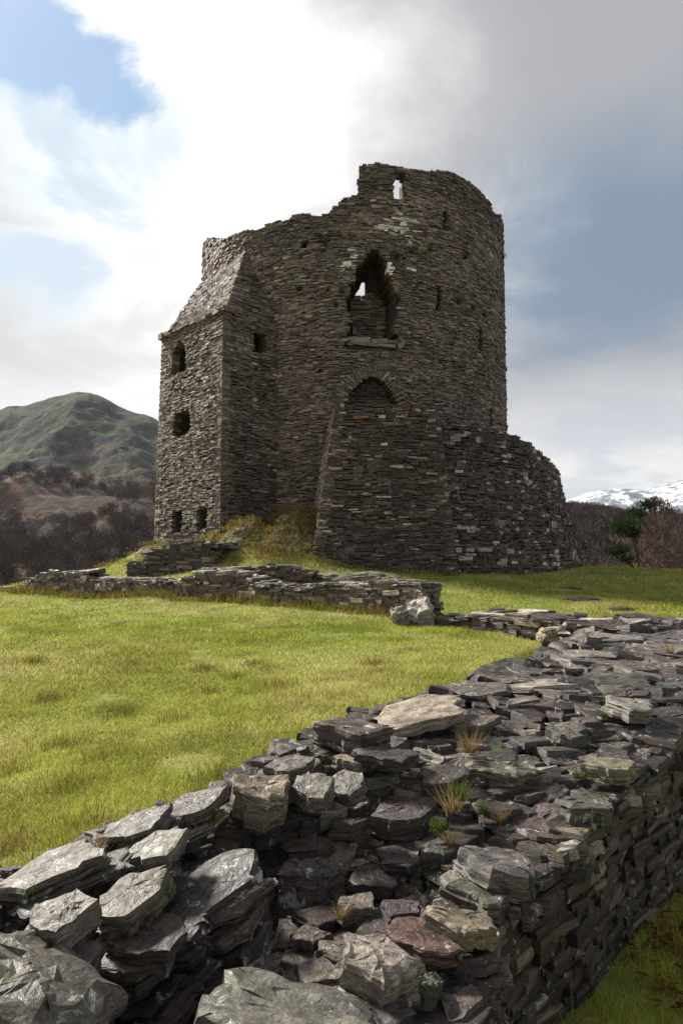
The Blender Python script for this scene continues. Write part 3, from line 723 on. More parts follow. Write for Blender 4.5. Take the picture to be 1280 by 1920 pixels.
# ------------------------------------------------------------------ irregular slabs
def slab_proto(seed, n=13, layers=4, corners=6, boxy=False):
    r = np.random.default_rng(seed)
    if boxy:
        cp = np.array([[-.5, -.5], [.5, -.5], [.5, .5], [-.5, .5]])+r.normal(0, .05, (4, 2)); cp = np.r_[cp, cp[:1]]; corners = 4
    else:
        ca = np.sort((np.arange(corners)+r.uniform(-.38, .38, corners))/corners*2*math.pi); cr = r.uniform(.36, .58, corners)
        cp = np.c_[np.cos(ca)*cr, np.sin(ca)*cr]; cp = np.r_[cp, cp[:1]]
    L = np.r_[0, np.cumsum(np.linalg.norm(np.diff(cp, axis=0), axis=1))]; s = (np.arange(n)/n)*L[-1]
    s = np.sort(np.r_[L[:-1], s]); n = len(s)
    o = np.c_[np.interp(s, L, cp[:, 0]), np.interp(s, L, cp[:, 1])]
    o = o-o.mean(axis=0); an = np.arctan2(o[:, 1], o[:, 0])
    o *= (1+(.02 if boxy else .05)*r.normal(0, 1, (n, 1)))
    lim = np.abs(o).max(axis=0); o = o/(2*lim)
    rings = []; cuts = np.r_[0, np.sort(r.uniform(.08, .95, layers-1)**r.uniform(.6, 1.6)), 1]-.5
    for k in range(layers):
        amp = .04 if boxy else .17
        ins = 1-amp*np.clip(fbm(np.cos(an)*1.6+seed*3.1+k*.9, np.sin(an)*1.6+k*1.7, 3, seed)+.35, 0, 1)*r.uniform(.4, 1.5)
        e = o*ins[:, None]+r.normal(0, .012, (n, 2)); dz = .25*(cuts[k+1]-cuts[k]); wz = fbm(np.cos(an)*1.2+seed, np.sin(an)*1.2, 2, seed+1)*.16
        for q, zq in ((.97, cuts[k]+dz*.2), (1.0, (cuts[k]+cuts[k+1])/2), (.95, cuts[k+1])):
            rings.append(np.c_[e*(q+r.normal(0, .010, (n, 1))), np.full(n, zq)+wz+r.normal(0, .015, n)])
    top = rings[-1]; rel = r.normal(0, .08, 2)
    def tz(p):
        f_ = fbm(p[:, 0]*2.6+seed, p[:, 1]*2.6, 4, seed)*.55; st = np.round(f_*5)/5
        return p[:, 0]*rel[0]+p[:, 1]*rel[1]+(st*.45+f_*.12)*(.5 if layers > 3 else .8)
    z0_ = top[:, 2]
    for k_, q in enumerate((.86, .64, .42, .2)):
        p = top[:, :2]*q+r.normal(0, .022, (n, 2))*(q < .8); rings.append(np.c_[p, z0_.mean()*(1-q**3)+z0_*q**3+tz(p)*(.5+.5*(k_ > 0))+.03])
    sh = r.normal(0, .06, 2)
    V = np.concatenate([np.c_[rings[0][:, :2]*.5, rings[0][:, 2]]]+rings+[np.array([[0, 0, rings[-1][:, 2].mean()]])])
    m = len(rings)+1; Fq = []
    for k in range(m-1):
        i = np.arange(n); j = (i+1) % n; Fq.append(np.c_[k*n+i, k*n+j, (k+1)*n+j, (k+1)*n+i])
    i = np.arange(n); j = (i+1) % n; Ft = np.c_[(m-1)*n+i, (m-1)*n+j, np.full(n, m*n)]
    return V, np.concatenate(Fq), Ft
PROTO = [slab_proto(100+k, n=20, layers=2+k % 4, corners=5+k % 4) for k in range(36)]
PROTO_LO = [slab_proto(100+k, n=6, layers=1+k % 2, corners=5+k % 4) for k in range(36)]
LOW = [slab_proto(300+k, n=8, layers=1+k % 3, corners=4, boxy=True) for k in range(20)]
LOW_LO = [slab_proto(300+k, n=2, layers=1, corners=4, boxy=True) for k in range(20)]
CHUNK = [slab_proto(500+k, n=26, layers=3+k % 2, corners=5+k % 2) for k in range(10)]
PR = {'P': PROTO, 'L': LOW, 'C': CHUNK}; PRLO = {'P': PROTO_LO, 'L': LOW_LO, 'C': CHUNK}
proto_me = {}
def proto_mesh(kind, k, mat):
    key = (kind, k, mat.name)
    if key not in proto_me:
        V, Q, T_ = PR[kind][k]
        me_ = mesh('stone', V, [Q, T_]); me_.materials.append(mat); proto_me[key] = me_
    return proto_me[key]
def emit(parent, items, mat_o, mat_s, limit=300, sname='stonework', pieces_name='stone'):
    """items: dict(kind,k,loc,scale,rot,col) ; biggest in view become pieces"""
    def sz(it):
        l = it['loc']; y = max(l[1], .8); u = 640+F*l[0]/y; v_ = 1055-F*l[2]/y
        vis = 1 if (-60 < u < 1340 and v_ < 2050) else .02
        return it['scale'][0]*max(it['scale'][2], it['scale'][1]*.35)*(F/y)**2*vis*it.get('w', 1)
    items = sorted(items, key=sz, reverse=True)
    inv = Matrix.Translation(-parent.location)
    for it in items[:limit]:
        o = link(pieces_name, proto_mesh(it['kind'], it['k'], mat_o), None, parent); o.location = Vector(it['loc']); o.rotation_euler = it['rot']; o.scale = it['scale']
        o.matrix_parent_inverse = inv; o.color = (*it['col'], 1)
        if 'label' in it: o['label'] = it['label']
    acc = Acc()
    for it in items[limit:]:
        V, Q, T_ = PRLO[it['kind']][it['k']]
        Mx = np.array(Euler(it['rot']).to_matrix()); W_ = (V*np.array(it['scale']))@Mx.T+np.array(it['loc'])
        tri = np.concatenate([np.c_[Q[:, 0], Q[:, 1], Q[:, 2]], np.c_[Q[:, 0], Q[:, 2], Q[:, 3]], T_]); acc.add(W_, tri, np.array(it['col']))
    if acc.V:
        o = acc.build(sname, mat_s, parent, kind='stuff'); o.matrix_parent_inverse = inv
SL = np.array([[.095, .082, .088], [.115, .100, .098], [.075, .064, .070], [.14, .125, .118], [.105, .082, .082], [.085, .088, .085], [.17, .155, .14]])
def slate_col(r, light=0.12):
    if r.random() < light: return tuple(np.array([.24, .22, .19])*r.uniform(.7, 1.2))
    return tuple(SL[r.integers(0, len(SL))]*r.uniform(.4, 1.35)*.62*np.array([1.10, 1.0, .92]))

# ------------------------------------------------------------------ curtain wall in the foreground
def T3(px, py, z):
    p = atz(px, py, z); return (p.x, p.y, p.z)
wp = [T3(10, 1640, -1.30), T3(110, 1610, -1.28), T3(200, 1570, -1.27), T3(330, 1510, -1.25), T3(430, 1480, -1.24), T3(500, 1460, -1.18), T3(660, 1385, -1.15), T3(780, 1330, -1.12), T3(930, 1295, -1.08), T3(1050, 1240, -1.03), T3(1150, 1200, -.97), T3(1280, 1195, -.97),
      T3(440, 1525, -1.33), T3(600, 1510, -1.34), T3(750, 1500, -1.33), T3(860, 1500, -1.33),
      T3(600, 1602, -1.60), T3(700, 1600, -1.58), T3(480, 1620, -1.58), T3(830, 1600, -1.50), T3(930, 1620, -1.45), T3(1050, 1560, -1.40), T3(1000, 1500, -1.34),
      T3(700, 1800, -1.58), T3(850, 1735, -1.52), T3(900, 1850, -1.62), T3(560, 1890, -1.60), T3(560, 1760, -1.62), T3(80, 1800, -1.42), T3(60, 1700, -1.34), T3(250, 1670, -1.36), T3(400, 1660, -1.45), T3(300, 1800, -1.62), T3(400, 1800, -1.72), T3(300, 1900, -1.75),
      T3(1175, 1470, -1.32), T3(1280, 1385, -1.24), T3(1180, 1330, -1.12), T3(1100, 1400, -1.22), T3(950, 1400, -1.20), T3(1280, 1290, -1.08), (0.1, 1.4, -1.7), (-1.5, 1.6, -1.5), (-2.5, 2.4, -1.35),
      (4.6, 8.2, -1.0), (3.8, 7.0, -1.05), (3.0, 5.9, -1.13), (6, 10.5, -.95), (7.5, 11, -.95)]
Wf_ = tps(wp)
def Wf(x, y):
    e_, _ = seg_dist(x, y, wall_inner)
    return np.minimum(Wf_(x, y)-.05, inner_h(x, y)+.06+.45*e_)
cw = thing('curtain_wall', (0.9, 4.0, -2.3), 'broad broken slate curtain wall curving from the bottom left corner to the right edge, its torn top open to view', 'wall')
gx = np.arange(-3.6, 7.7, .05); gy = np.arange(.6, 11.5, .05); GX, GY = np.meshgrid(gx, gy, indexing='ij')
ins_ = inpoly(GX, GY, wall_poly); dd_, _ = seg_dist(GX, GY, wall_poly+[wall_poly[0]])
Zc = Wf(GX, GY)-.07+.05*fbm(GX*5, GY*5, 3, 91)+.02*fbm(GX*18, GY*18, 2, 92)
# behind the faces
Zc = np.where(ins_ & (dd_ > .055), Zc, -2.9)
keepc = np.zeros(GX.shape, bool); keepc[1:-1, 1:-1] = True
fac = grid_faces(len(gx), len(gy)); zf = Zc.ravel()[fac]; fac = fac[(zf.max(axis=1) > -2.8)]
me = mesh('rubble_fill', np.c_[GX.ravel(), GY.ravel(), Zc.ravel()], fac, smooth=False)
o = link('rubble_fill', me, M_rubble, cw); o.matrix_parent_inverse = Matrix.Translation(-cw.location)
items = []
r2 = np.random.default_rng(77)
# hand-set stones (pixel of the photograph, height) -> place, size, yaw, tilts, colour
grey = (.20, .185, .175); lt = (.33, .31, .28); dk_ = (.10, .085, .088); pur = (.12, .088, .092); tan = (.34, .29, .22); grn = (.17, .18, .15); red = (.19, .115, .10)
hero = [  # px,py,z, L,W,Th, yaw,tiltx,tilty, col, kind
 (40, 1835, -1.30, .62, .56, .26, 20, 14, 22, grey, 'C'), (118, 1705, -1.22, .28, .24, .10, 15, 24, -6, lt, 'P'), (108, 1618, -1.23, .52, .28, .06, 22, 12, -12, (.23, .20, .18), 'P'),
 (262, 1540, -1.20, .42, .24, .07, 26, 12, -14, grey, 'P'), (295, 1580, -1.22, .32, .22, .07, 24, 20, -14, lt, 'P'), (366, 1502, -1.18, .38, .26, .06, 22, 10, -12, grey, 'P'),
 (255, 1668, -1.27, .34, .26, .10, 20, 20, -12, (.24, .22, .18), 'P'), (400, 1655, -1.37, .50, .30, .08, 26, 22, -18, dk_, 'P'), (330, 1740, -1.46, .38, .26, .06, 22, 22, -16, dk_, 'P'),
 (280, 1790, -1.50, .34, .24, .05, 22, 20, -18, grn, 'P'), (300, 1860, -1.62, .36, .26, .06, 10, 20, -20, dk_, 'P'), (440, 1760, -1.58, .36, .26, .10, 10, 25, -15, dk_, 'P'), (470, 1840, -1.66, .3, .26, .09, 5, 15, -10, pur, 'P'),
 (488, 1472, -1.15, .36, .30, .17, -8, 16, 8, tan, 'C'), (590, 1470, -1.16, .28, .28, .09, 10, 30, -6, (.25, .235, .215), 'P'), (545, 1430, -1.13, .34, .22, .06, 18, 14, -6, (.24, .22, .21), 'P'), (650, 1465, -1.19, .26, .26, .07, 20, 22, -16, grey, 'P'),
 (655, 1360, -1.02, .55, .34, .13, -4, 8, 3, (.16, .13, .12), 'C'), (785, 1330, -1.04, .74, .50, .09, 14, 15, -8, (.50, .44, .38), 'P'), (722, 1412, -1.13, .44, .30, .07, 5, 12, 2, dk_, 'P'),
 (660, 1420, -1.16, .26, .2, .07, 0, 5, 0, (.42, .36, .32), 'P'),
 (585, 1630, -1.50, .36, .26, .26, 4, 4, 2, (.15, .13, .135), 'C'), (930, 1612, -1.40, .44, .36, .12, 36, 14, 8, (.21, .20, .205), 'C'), (905, 1665, -1.47, .40, .28, .06, 32, 14, 6, grey, 'P'), (1030, 1552, -1.42, .50, .40, .05, 34, 2, 2, pur, 'P'),
 (705, 1790, -1.46, .36, .27, .15, -12, 14, 8, (.36, .33, .30), 'C'), (862, 1722, -1.46, .32, .22, .09, -18, 12, 8, (.40, .35, .27), 'C'), (785, 1750, -1.50, .40, .24, .06, -30, 10, 6, red, 'P'), (520, 1890, -1.53, .78, .44, .2, -4, 8, 4, (.19, .19, .17), 'C'),
 (800, 1838, -1.57, .14, .12, .14, 10, 10, 8, grn, 'C'), (750, 1700, -1.53, .20, .14, .05, 10, 20, 0, pur, 'P'), (668, 1690, -1.55, .22, .18, .08, 40, 20, 0, (.30, .26, .23), 'P'), (600, 1715, -1.60, .26, .16, .05, 12, 12, 0, pur, 'P'), (580, 1750, -1.62, .2, .15, .05, 22, 20, 0, (.25, .2, .19), 'P'),
 (700, 1865, -1.56, .34, .26, .10, -30, 16, 4, dk_, 'P'), (600, 1820, -1.62, .24, .2, .06, 0, 10, 0, (.26, .22, .2), 'P'), (760, 1600, -1.52, .34, .3, .05, 10, 8, 0, dk_, 'P'), (820, 1590, -1.48, .24, .18, .1, 20, 20, 0, grn, 'P'), (700, 1640, -1.58, .3, .26, .08, 0, 10, 0, dk_, 'P'),
 (1178, 1318, -1.05, .46, .44, .11, 10, 10, 4, (.34, .33, .31), 'P'), (1145, 1432, -1.20, .42, .26, .09, 8, 4, 0, (.33, .31, .22), 'P'), (945, 1440, -1.24, .52, .3, .16, -6, 16, 4, (.22, .22, .18), 'C'), (1060, 1372, -1.15, .28, .24, .09, -10, 12, 4, grn, 'P'),
 (1100, 1500, -1.33, .46, .34, .10, 30, 10, 4, (.17, .175, .16), 'C'), (1150, 1195, -.93, .95, .6, .12, 4, 6, 0, (.30, .29, .29), 'P'), (1235, 1215, -.97, .9, .6, .12, -6, 6, 2, (.30, .26, .25), 'P'), (1100, 1225, -1.0, .7, .5, .09, 8, 8, 0, lt, 'P'),
 (1000, 1255, -1.06, .7, .5, .07, 12, 8, 0, (.19, .17, .17), 'P'), (900, 1290, -1.07, .6, .46, .07, 14, 10, -4, (.19, .17, .17), 'P'), (1050, 1290, -1.08, .6, .45, .08, 8, 8, 0, (.2, .18, .18), 'P'), (880, 1350, -1.11, .5, .3, .07, 6, 10, -2, (.19, .16, .15), 'P'), (830, 1450, -1.24, .36, .25, .09, 0, 20, 0, dk_, 'P'),
]
for h_ in hero:
    px, py, z, L, Wd, Th, yaw, tx, ty, col, kd = h_
    p = atz(px, py, z)
    items.append(dict(kind=kd, k=int(r2.integers(0, len(PROTO) if kd == 'P' else len(CHUNK))), loc=(p.x, p.y, p.z-Th*.45), scale=(L, Wd, Th), rot=(R(tx*.55), R(ty*1.2), R(yaw)), col=tuple(np.array(col)*.47*np.array([1.05, 1.0, .93])), w=3))
    if px < 520 and py > 1480 and kd == 'P':                     # thinner slates wedged beneath the tilted top ones
        for q in range(1, 4):
            f_ = r2.uniform(.75, 1.1)
            items.append(dict(kind='P', k=int(r2.integers(0, len(PROTO))), loc=(p.x+r2.normal(.02, .04), p.y-.02*q+r2.normal(0, .03), p.z-Th*.45-.045*q), scale=(L*f_, Wd*f_, r2.uniform(.025, .05)), rot=(R(tx*.4)+r2.normal(0, .06), R(ty*1.2)+r2.normal(0, .08), R(yaw)+r2.normal(0, .2)), col=slate_col(r2, .10), w=2))
# outer face, laid courses seen at a grazing angle
of = np.array(wall_outer)
seg = np.linalg.norm(np.diff(of, axis=0), axis=1); cum = np.r_[0, np.cumsum(seg)]
z = -2.55
while z < -1.0:
    h = r2.uniform(.025, .065); s = r2.uniform(0, .2)
    while s < 8.6:
        L = r2.uniform(.07, .30); sc = s+L/2; x = np.interp(sc, cum, of[:, 0]); y = np.interp(sc, cum, of[:, 1])
        i = min(np.searchsorted(cum, sc, side='right')-1, len(seg)-1); T_ = (of[i+1]-of[i])/seg[i]; N_ = np.array([T_[1], -T_[0]])
        xi, yi = x-N_[0]*.12, y-N_[1]*.12
        if z+h < Wf(xi, yi)+.04:
            pr = r2.uniform(-.035, .0)+(0.015 if r2.random() < .1 else 0)
            Wd = r2.uniform(.22, .32)
            items.append(dict(kind='L', k=int(r2.integers(0, len(LOW))), loc=(x-N_[0]*(Wd/2-pr-.01), y-N_[1]*(Wd/2-pr-.01), z+h/2), scale=(L*1.10, Wd, h*r2.uniform(1.0, 1.2)), rot=(r2.normal(0, .04), r2.normal(0, .05), math.atan2(T_[1], T_[0])+r2.normal(0, .07)), col=tuple(np.array(slate_col(r2, .11))*np.array([1.0, .88, .78])*.62), w=.8))
        s += L
    z += h*.95
# slabs piled over the torn top: near edges laid to the slope, denser where it is steep
def mid_near(x, y):
    best = None
    for (ax, ay), (bx, by) in zip(mid_line[:-1], mid_line[1:]):
        t_ = min(max(((x-ax)*(bx-ax)+(y-ay)*(by-ay))/((bx-ax)**2+(by-ay)**2), 0), 1); q = (ax+(bx-ax)*t_, ay+(by-ay)*t_); d_ = math.hypot(q[0]-x, q[1]-y)
        if best is None or d_ < best[0]: best = (d_, q)
    return best[1]
def scatter(n_try, rad0, k_lay, xr, yr, szl):
    pts = []
    grid = {}
    for _ in range(n_try):
        x = r2.uniform(*xr); y = r2.uniform(*yr)
        if not inpoly(np.array([x]), np.array([y]), wall_poly)[0]: continue
        rad = rad0*(1+.10*max(y-3, 0)); key = (int(x/.25), int(y/.25)); bad = False
        for a in range(-2, 3):
            for b in range(-2, 3):
                for (qx, qy) in grid.get((key[0]+a, key[1]+b), ()):
                    if (qx-x)**2+(qy-y)**2 < rad*rad: bad = True; break
                if bad: break
            if bad: break
        if bad: continue
        grid.setdefault(key, []).append((x, y)); pts.append((x, y))
    P = np.array(pts); e = .06
    gx_ = (Wf(P[:, 0]+e, P[:, 1])-Wf(P[:, 0]-e, P[:, 1]))/(2*e); gy_ = (Wf(P[:, 0], P[:, 1]+e)-Wf(P[:, 0], P[:, 1]-e))/(2*e); wz = Wf(P[:, 0], P[:, 1])
    dist_, _ = seg_dist(P[:, 0], P[:, 1], wall_poly+[wall_poly[0]])
    for (x, y), a, b, z, ed in zip(P, gx_, gy_, wz, dist_):
        g = math.hypot(a, b); down = math.atan2(-b, -a)
        far = 1+.16*max(y-3, 0)
        if z < -1.9 or not inpoly(np.array([x]), np.array([y]), wall_poly)[0]: continue
        for k in range(k_lay if g > .12 else 1):
            L = r2.uniform(*szl)*far*(1.25 if r2.random() < .15 else 1); Wd = L*r2.uniform(.5, .85); Th = L*r2.uniform(.12, .26)+.01
            zz_ = z-k*.05-Th*.3+r2.normal(0, .012)
            ox = .03*k*math.cos(down) if g > .12 else 0; oy = .03*k*math.sin(down) if g > .12 else 0
            yaw = down+math.pi/2+r2.normal(0, .45) if g > .2 else R(20)+r2.normal(0, .7)
            if ed < L*.5:                     # keep slabs from sailing out over the lawn
                cx_, cy_ = mid_near(x, y); q_ = math.hypot(cx_-x, cy_-y)+1e-6; mv = max(L*.42-ed, 0); x1 = x+(cx_-x)/q_*mv; y1 = y+(cy_-y)/q_*mv
            else: x1, y1 = x, y
            items.append(dict(kind='P', k=int(r2.integers(0, len(PROTO))), loc=(x1+ox, y1+oy, zz_), scale=(L, Wd, Th), rot=(r2.normal(.10, .12), r2.normal(-.08 if x < 0 else 0, .10), yaw % math.pi), col=slate_col(r2, .07)))
scatter(3800, .112, 3, (-2.6, 3.2), (1.3, 6.0), (.14, .36))
scatter(1600, .15, 2, (.6, 6.2), (6.0, 11.4), (.26, .55))
scatter(3000, .085, 1, (-2.2, 2.6), (1.5, 5.0), (.06, .15))
emit(cw, items, M_slate_o, M_slate_s)

# ------------------------------------------------------------------ low walls by the keep
def dry_wall(name, label, path, topf, width, hs, ls, seed, cap=True, dark=1.0, both=True, light=.10, limit=300, captop=(.3, .75), face_both=False):
    r = np.random.default_rng(seed); line = np.array(path, float); seg = np.linalg.norm(np.diff(line, axis=0), axis=1); cum = np.r_[0, np.cumsum(seg)]; Lt = cum[-1]
    midp = line[len(line)//2]; t = thing(name, (midp[0], midp[1], float(ground_h(midp[0], midp[1]))), label, 'wall')
    its = []; V = []; ns = int(Lt/.15)+1
    def fr(s):
        x = np.interp(s, cum, line[:, 0]); y = np.interp(s, cum, line[:, 1]); i = min(max(np.searchsorted(cum, s, side='right')-1, 0), len(seg)-1)
        T_ = (line[i+1]-line[i])/seg[i]; return x, y, T_, np.array([T_[1], -T_[0]])
    # core
    for k in range(ns+1):
        s = Lt*k/ns; s_ = min(max(s, .06), Lt-.06); x, y, T_, N_ = fr(s_); g = float(ground_h(x, y)); tz = topf(s_/Lt)-.10
        tz = tz+.03*float(fbm(np.array(s*2), np.array(1.0), 2, seed))
        for sd_, zz_ in ((1, g-.5), (1, tz), (-1, tz), (-1, g-.5)):
            V.append((x+N_[0]*sd_*(width/2-.06), y+N_[1]*sd_*(width/2-.06), zz_))
    Q = [[4*k+j, 4*k+4+j, 4*k+5+j, 4*k+1+j] for k in range(ns) for j in range(3)]+[[0, 1, 2, 3], [4*ns+3, 4*ns+2, 4*ns+1, 4*ns]]
    o = link('wall_core', mesh('wall_core', V, Q), M_rubble, t); o.matrix_parent_inverse = Matrix.Translation(-t.location)
    gmin = min(float(ground_h(*fr(Lt*k/10)[:2])) for k in range(11)); tmax = max(topf(k/40) for k in range(41))
    for side in ((1, -1) if both else (1,)):
        z = gmin-.1
        while z < tmax:
            h = r.uniform(*hs); s = r.uniform(-.1, .05)
            while s < Lt:
                L = r.uniform(*ls); sc = min(s+L/2, Lt); x, y, T_, N_ = fr(sc); g = float(inner_h(x, y)) if side == 1 else -9
                if z+h < topf(sc/Lt)+.02 and z+h > g-.15:
                    Wd = r.uniform(.2, .3); hh = h*(1.7 if r.random() < .06 else 1)
                    c = np.array(slate_col(r, light))*np.array([1.25, 1.2, 1.1])*dark
                    its.append(dict(kind='L', k=int(r.integers(0, len(LOW))), loc=(x+N_[0]*side*(width/2-Wd/2), y+N_[1]*side*(width/2-Wd/2), z+hh/2), scale=(L*1.05, Wd, hh*r.uniform(.95, 1.15)), rot=(r.normal(0, .05), r.normal(0, .05), math.atan2(T_[1], T_[0])+r.normal(0, .08)+(math.pi if side < 0 else 0)), col=tuple(c), w=1 if side == 1 else .3))
                s += L
            z += h*.93
    if cap:
        for lay_ in range(3):
            s = 0
            while s < Lt:
                L = r.uniform(*captop); x, y, T_, N_ = fr(min(s+L/2, Lt)); off = r.uniform(-.3, .3)*width; tz = topf(min((s+L/2)/Lt, 1))-.02-.045*(2-lay_)
                its.append(dict(kind='P', k=int(r.integers(0, len(PROTO))), loc=(x+N_[0]*off, y+N_[1]*off, tz), scale=(L*1.15, r.uniform(.4, .75)*max(width, .5), r.uniform(.05, .09)), rot=(r.normal(.04, .06), r.normal(0, .05), math.atan2(T_[1], T_[0])+r.normal(0, .25)), col=tuple(np.array(slate_col(r, .3))*1.35), w=1))
                s += L*.75
    # ends
    for s, sg in ((0.08, -1), (Lt-.08, 1)):
        x, y, T_, N_ = fr(s); z = float(inner_h(x, y))-.1
        while z < topf(s/Lt):
            h = r.uniform(*hs)
            for q in (-.3, 0, .3):
                its.append(dict(kind='L', k=int(r.integers(0, len(LOW))), loc=(x+N_[0]*q*width, y+N_[1]*q*width, z+h/2), scale=(.3, width*.42, h), rot=(0, 0, math.atan2(T_[1], T_[0])+r.normal(0, .1)), col=tuple(np.array(slate_col(r, light))*1.2*dark), w=1))
            z += h*.95
    emit(t, its, M_wall_o, M_wall_s, limit)
    return t
wl = [(-60, 1100, 1118, 21.2), (20, 1100, 1113, 20.2), (62, 1097, 1111, 19.6), (76, 1085, 1110, 19.4), (100, 1073, 1110, 19.1), (172, 1070, 1113, 18.3), (182, 1083, 1115, 18.1), (300, 1086, 1120, 16.9), (372, 1084, 1123, 16.2), (385, 1072, 1124, 16.1), (440, 1068, 1127, 15.8), (480, 1082, 1130, 15.5), (520, 1093, 1132, 15.1), (560, 1098, 1134, 14.8), (640, 1093, 1142, 14.2), (720, 1090, 1152, 13.6), (775, 1089, 1157, 13.2), (800, 1094, 1160, 13.0)]
path = []; tops = []
for px, pt, pb, Yv in wl:
    p = at(px, pb, Yv); path.append((p.x, p.y)); tops.append(at(px, pt, Yv).z)
pl = np.array(path); cm = np.r_[0, np.cumsum(np.linalg.norm(np.diff(pl, axis=0), axis=1))]; cm /= cm[-1]
dry_wall('dry_stone_wall', 'long low dry-stone wall of weathered slate between the near lawn and the keep', path, lambda u: float(np.interp(u, cm, tops)), .75, (.04, .095), (.12, .40), 21, dark=1.5, light=.12)
# the raised pile set back behind the wall
def px_wall(name, label, spec, **kw):
    pth = []; tp_ = []
    for px, pt, Yv in spec: p = at(px, pt, Yv); pth.append((p.x, p.y)); tp_.append(p.z)
    q = np.array(pth); c_ = np.r_[0, np.cumsum(np.linalg.norm(np.diff(q, axis=0), axis=1))]; c_ /= c_[-1]
    return dry_wall(name, label, pth, lambda u: float(np.interp(u, c_, tp_)), **kw)
px_wall('wall_stub', 'stepped stub of thin dark slates on the grass just behind the long low wall', [(380, 1072, 16.6), (420, 1064, 16.6), (495, 1066, 16.7), (500, 1058, 16.8), (560, 1062, 16.7), (572, 1075, 16.6)], width=.9, hs=(.05, .09), ls=(.25, .6), seed=31, dark=1.3, limit=80)
px_wall('wall_stub', 'broken stack of thin slates at the foot of the square turret', [(264, 1062, 19.9), (285, 1046, 19.7), (310, 1032, 19.5), (345, 1021, 19.2), (385, 1015, 18.9), (412, 1019, 18.7)], width=1.0, hs=(.05, .09), ls=(.3, .8), seed=33, dark=.85, limit=100)
px_wall('low_wall', 'short knee-high slab-topped wall running right from the pale rock to the curtain wall', [(842, 1158, 12.6), (900, 1150, 12.2), (950, 1144, 11.9), (1010, 1152, 11.4), (1075, 1160, 11.0), (1140, 1166, 10.8), (1210, 1170, 10.8), (1290, 1184, 10.8), (1420, 1200, 10.8)], width=.95, hs=(.06, .11), ls=(.2, .5), seed=35, dark=1.1, limit=220, captop=(.5, 1.2))

# pale outcrop at the end of the long wall, mossy hump behind it
def rock(name, label, loc, size, seed, mat, rotz=0, n=40, ridg=.3, cat='rock'):
    th = np.linspace(0, 2*math.pi, n, endpoint=False); ph = np.linspace(-.5, math.pi/2, n//2); TH_, PH = np.meshgrid(th, ph, indexing='ij')
    x = np.cos(TH_)*np.cos(PH); y = np.sin(TH_)*np.cos(PH); z = np.sin(PH)
    d = 1+ridg*fbm(x*2+z*2+seed, y*2-z, 4, seed)+.5*ridg*np.abs(fbm(x*5+seed, y*5+z*4, 3, seed+4))
    k = .75; sgn = lambda a: np.sign(a)*np.abs(a)**k
    V = np.stack([sgn(x)*d*size[0], sgn(y)*d*size[1], sgn(z)*d*size[2]], -1).reshape(-1, 3); m = len(ph); i, j = np.meshgrid(np.arange(n), np.arange(m-1), indexing='ij')
    a = (i*m+j).ravel(); b = (((i+1) % n)*m+j).ravel()
    o = link(name, mesh(name, V, np.c_[a, b, b+1, a+1]), mat, None, label=label, category=cat); o.location = loc; o.rotation_euler = (0, 0, rotz); return o
ROCKM = {}
def crag(name, label, loc, size, rot, k, mat, cat='rock', group=None):
    if (k, mat.name) not in ROCKM:
        V, Q, T_ = slab_proto(900+k, n=34, layers=5, corners=6); V = V*1.0; V[:, :2] *= (1.12-.35*(V[:, 2:3]+.5)); V += np.c_[fbm(V[:, 2]*4+k, V[:, 0]*4, 3, k), fbm(V[:, 2]*4, V[:, 1]*4+k, 3, k+3), fbm(V[:, 0]*4, V[:, 1]*4, 3, k+5)]*.12
        me_ = mesh(name, V, [Q, T_]); me_.materials.append(mat); ROCKM[(k, mat.name)] = me_
    o = link(name, ROCKM[(k, mat.name)], None, None, label=label, category=cat, group=group); o.location = loc; o.scale = size; o.rotation_euler = rot; return o
M_pale = stone_mat('pale_rock', (.36, .33, .30), (.5, .85), 10, 1.0, 1.2, 1.5, (.66, .63, .60), dist=.04)
p = at(785, 1168, 12.35); crag('rock_outcrop', 'pale lichen-covered rock jutting out at the broken right end of the long low wall', (p.x, p.y, p.z+.12), (.85, .72, .5), (R(26), R(-22), .5), 1, M_pale)
p = at(752, 1172, 12.2); crag('leaning_rock', 'grey leaning rock tucked against the left side of the pale jutting rock', (p.x, p.y, p.z+.1), (.45, .4, .45), (R(30), R(-30), .2), 2, M_rock)
p = at(745, 1176, 12.1); rock('flat_rock', 'low pale slab of rock lying in the grass left of the jutting rock', (p.x, p.y, p.z-.05), (.42, .25, .07), 6, M_rock, .1)
p = at(1042, 1194, 10.35); rock('boulder', 'rounded tan boulder at the foot of the knee-high wall', (p.x, p.y, p.z-.02), (.26, .2, .17), 9, stone_mat('tan_rock', (.25, .21, .16), (.7, .9), 2, .8, 1, .6, dist=.03), .1)
p = at(650, 1090, 17.2); rock('rock_outcrop', 'low mossy hump of bedrock behind the long wall in front of the battered block', (p.x, p.y, p.z-.12), (1.25, .7, .33), 14, stone_mat('mossy_rock', (.17, .16, .12), (.8, .95), 2, 1, 1, .8, dist=.06, moss=.75), 0, ridg=.35)
for (px, py, Yv, sx, lab) in [(1065, 1095, 17.5, .35, 'flat scrap of dark rock showing through the right lawn, the one nearer the keep'), (1085, 1120, 15.0, .45, 'larger flat patch of dark rock in the right lawn, nearer the knee-high wall'), (1160, 1140, 13.6, .28, 'small brown scrape of rock in the right lawn nearest the curtain wall')]:
    p = at(px, py, Yv); g = float(ground_h(p.x, p.y)); rock('bare_rock', lab, (p.x, p.y, g-.03), (sx, sx*.5, .08), int(px), M_rubble, .2)
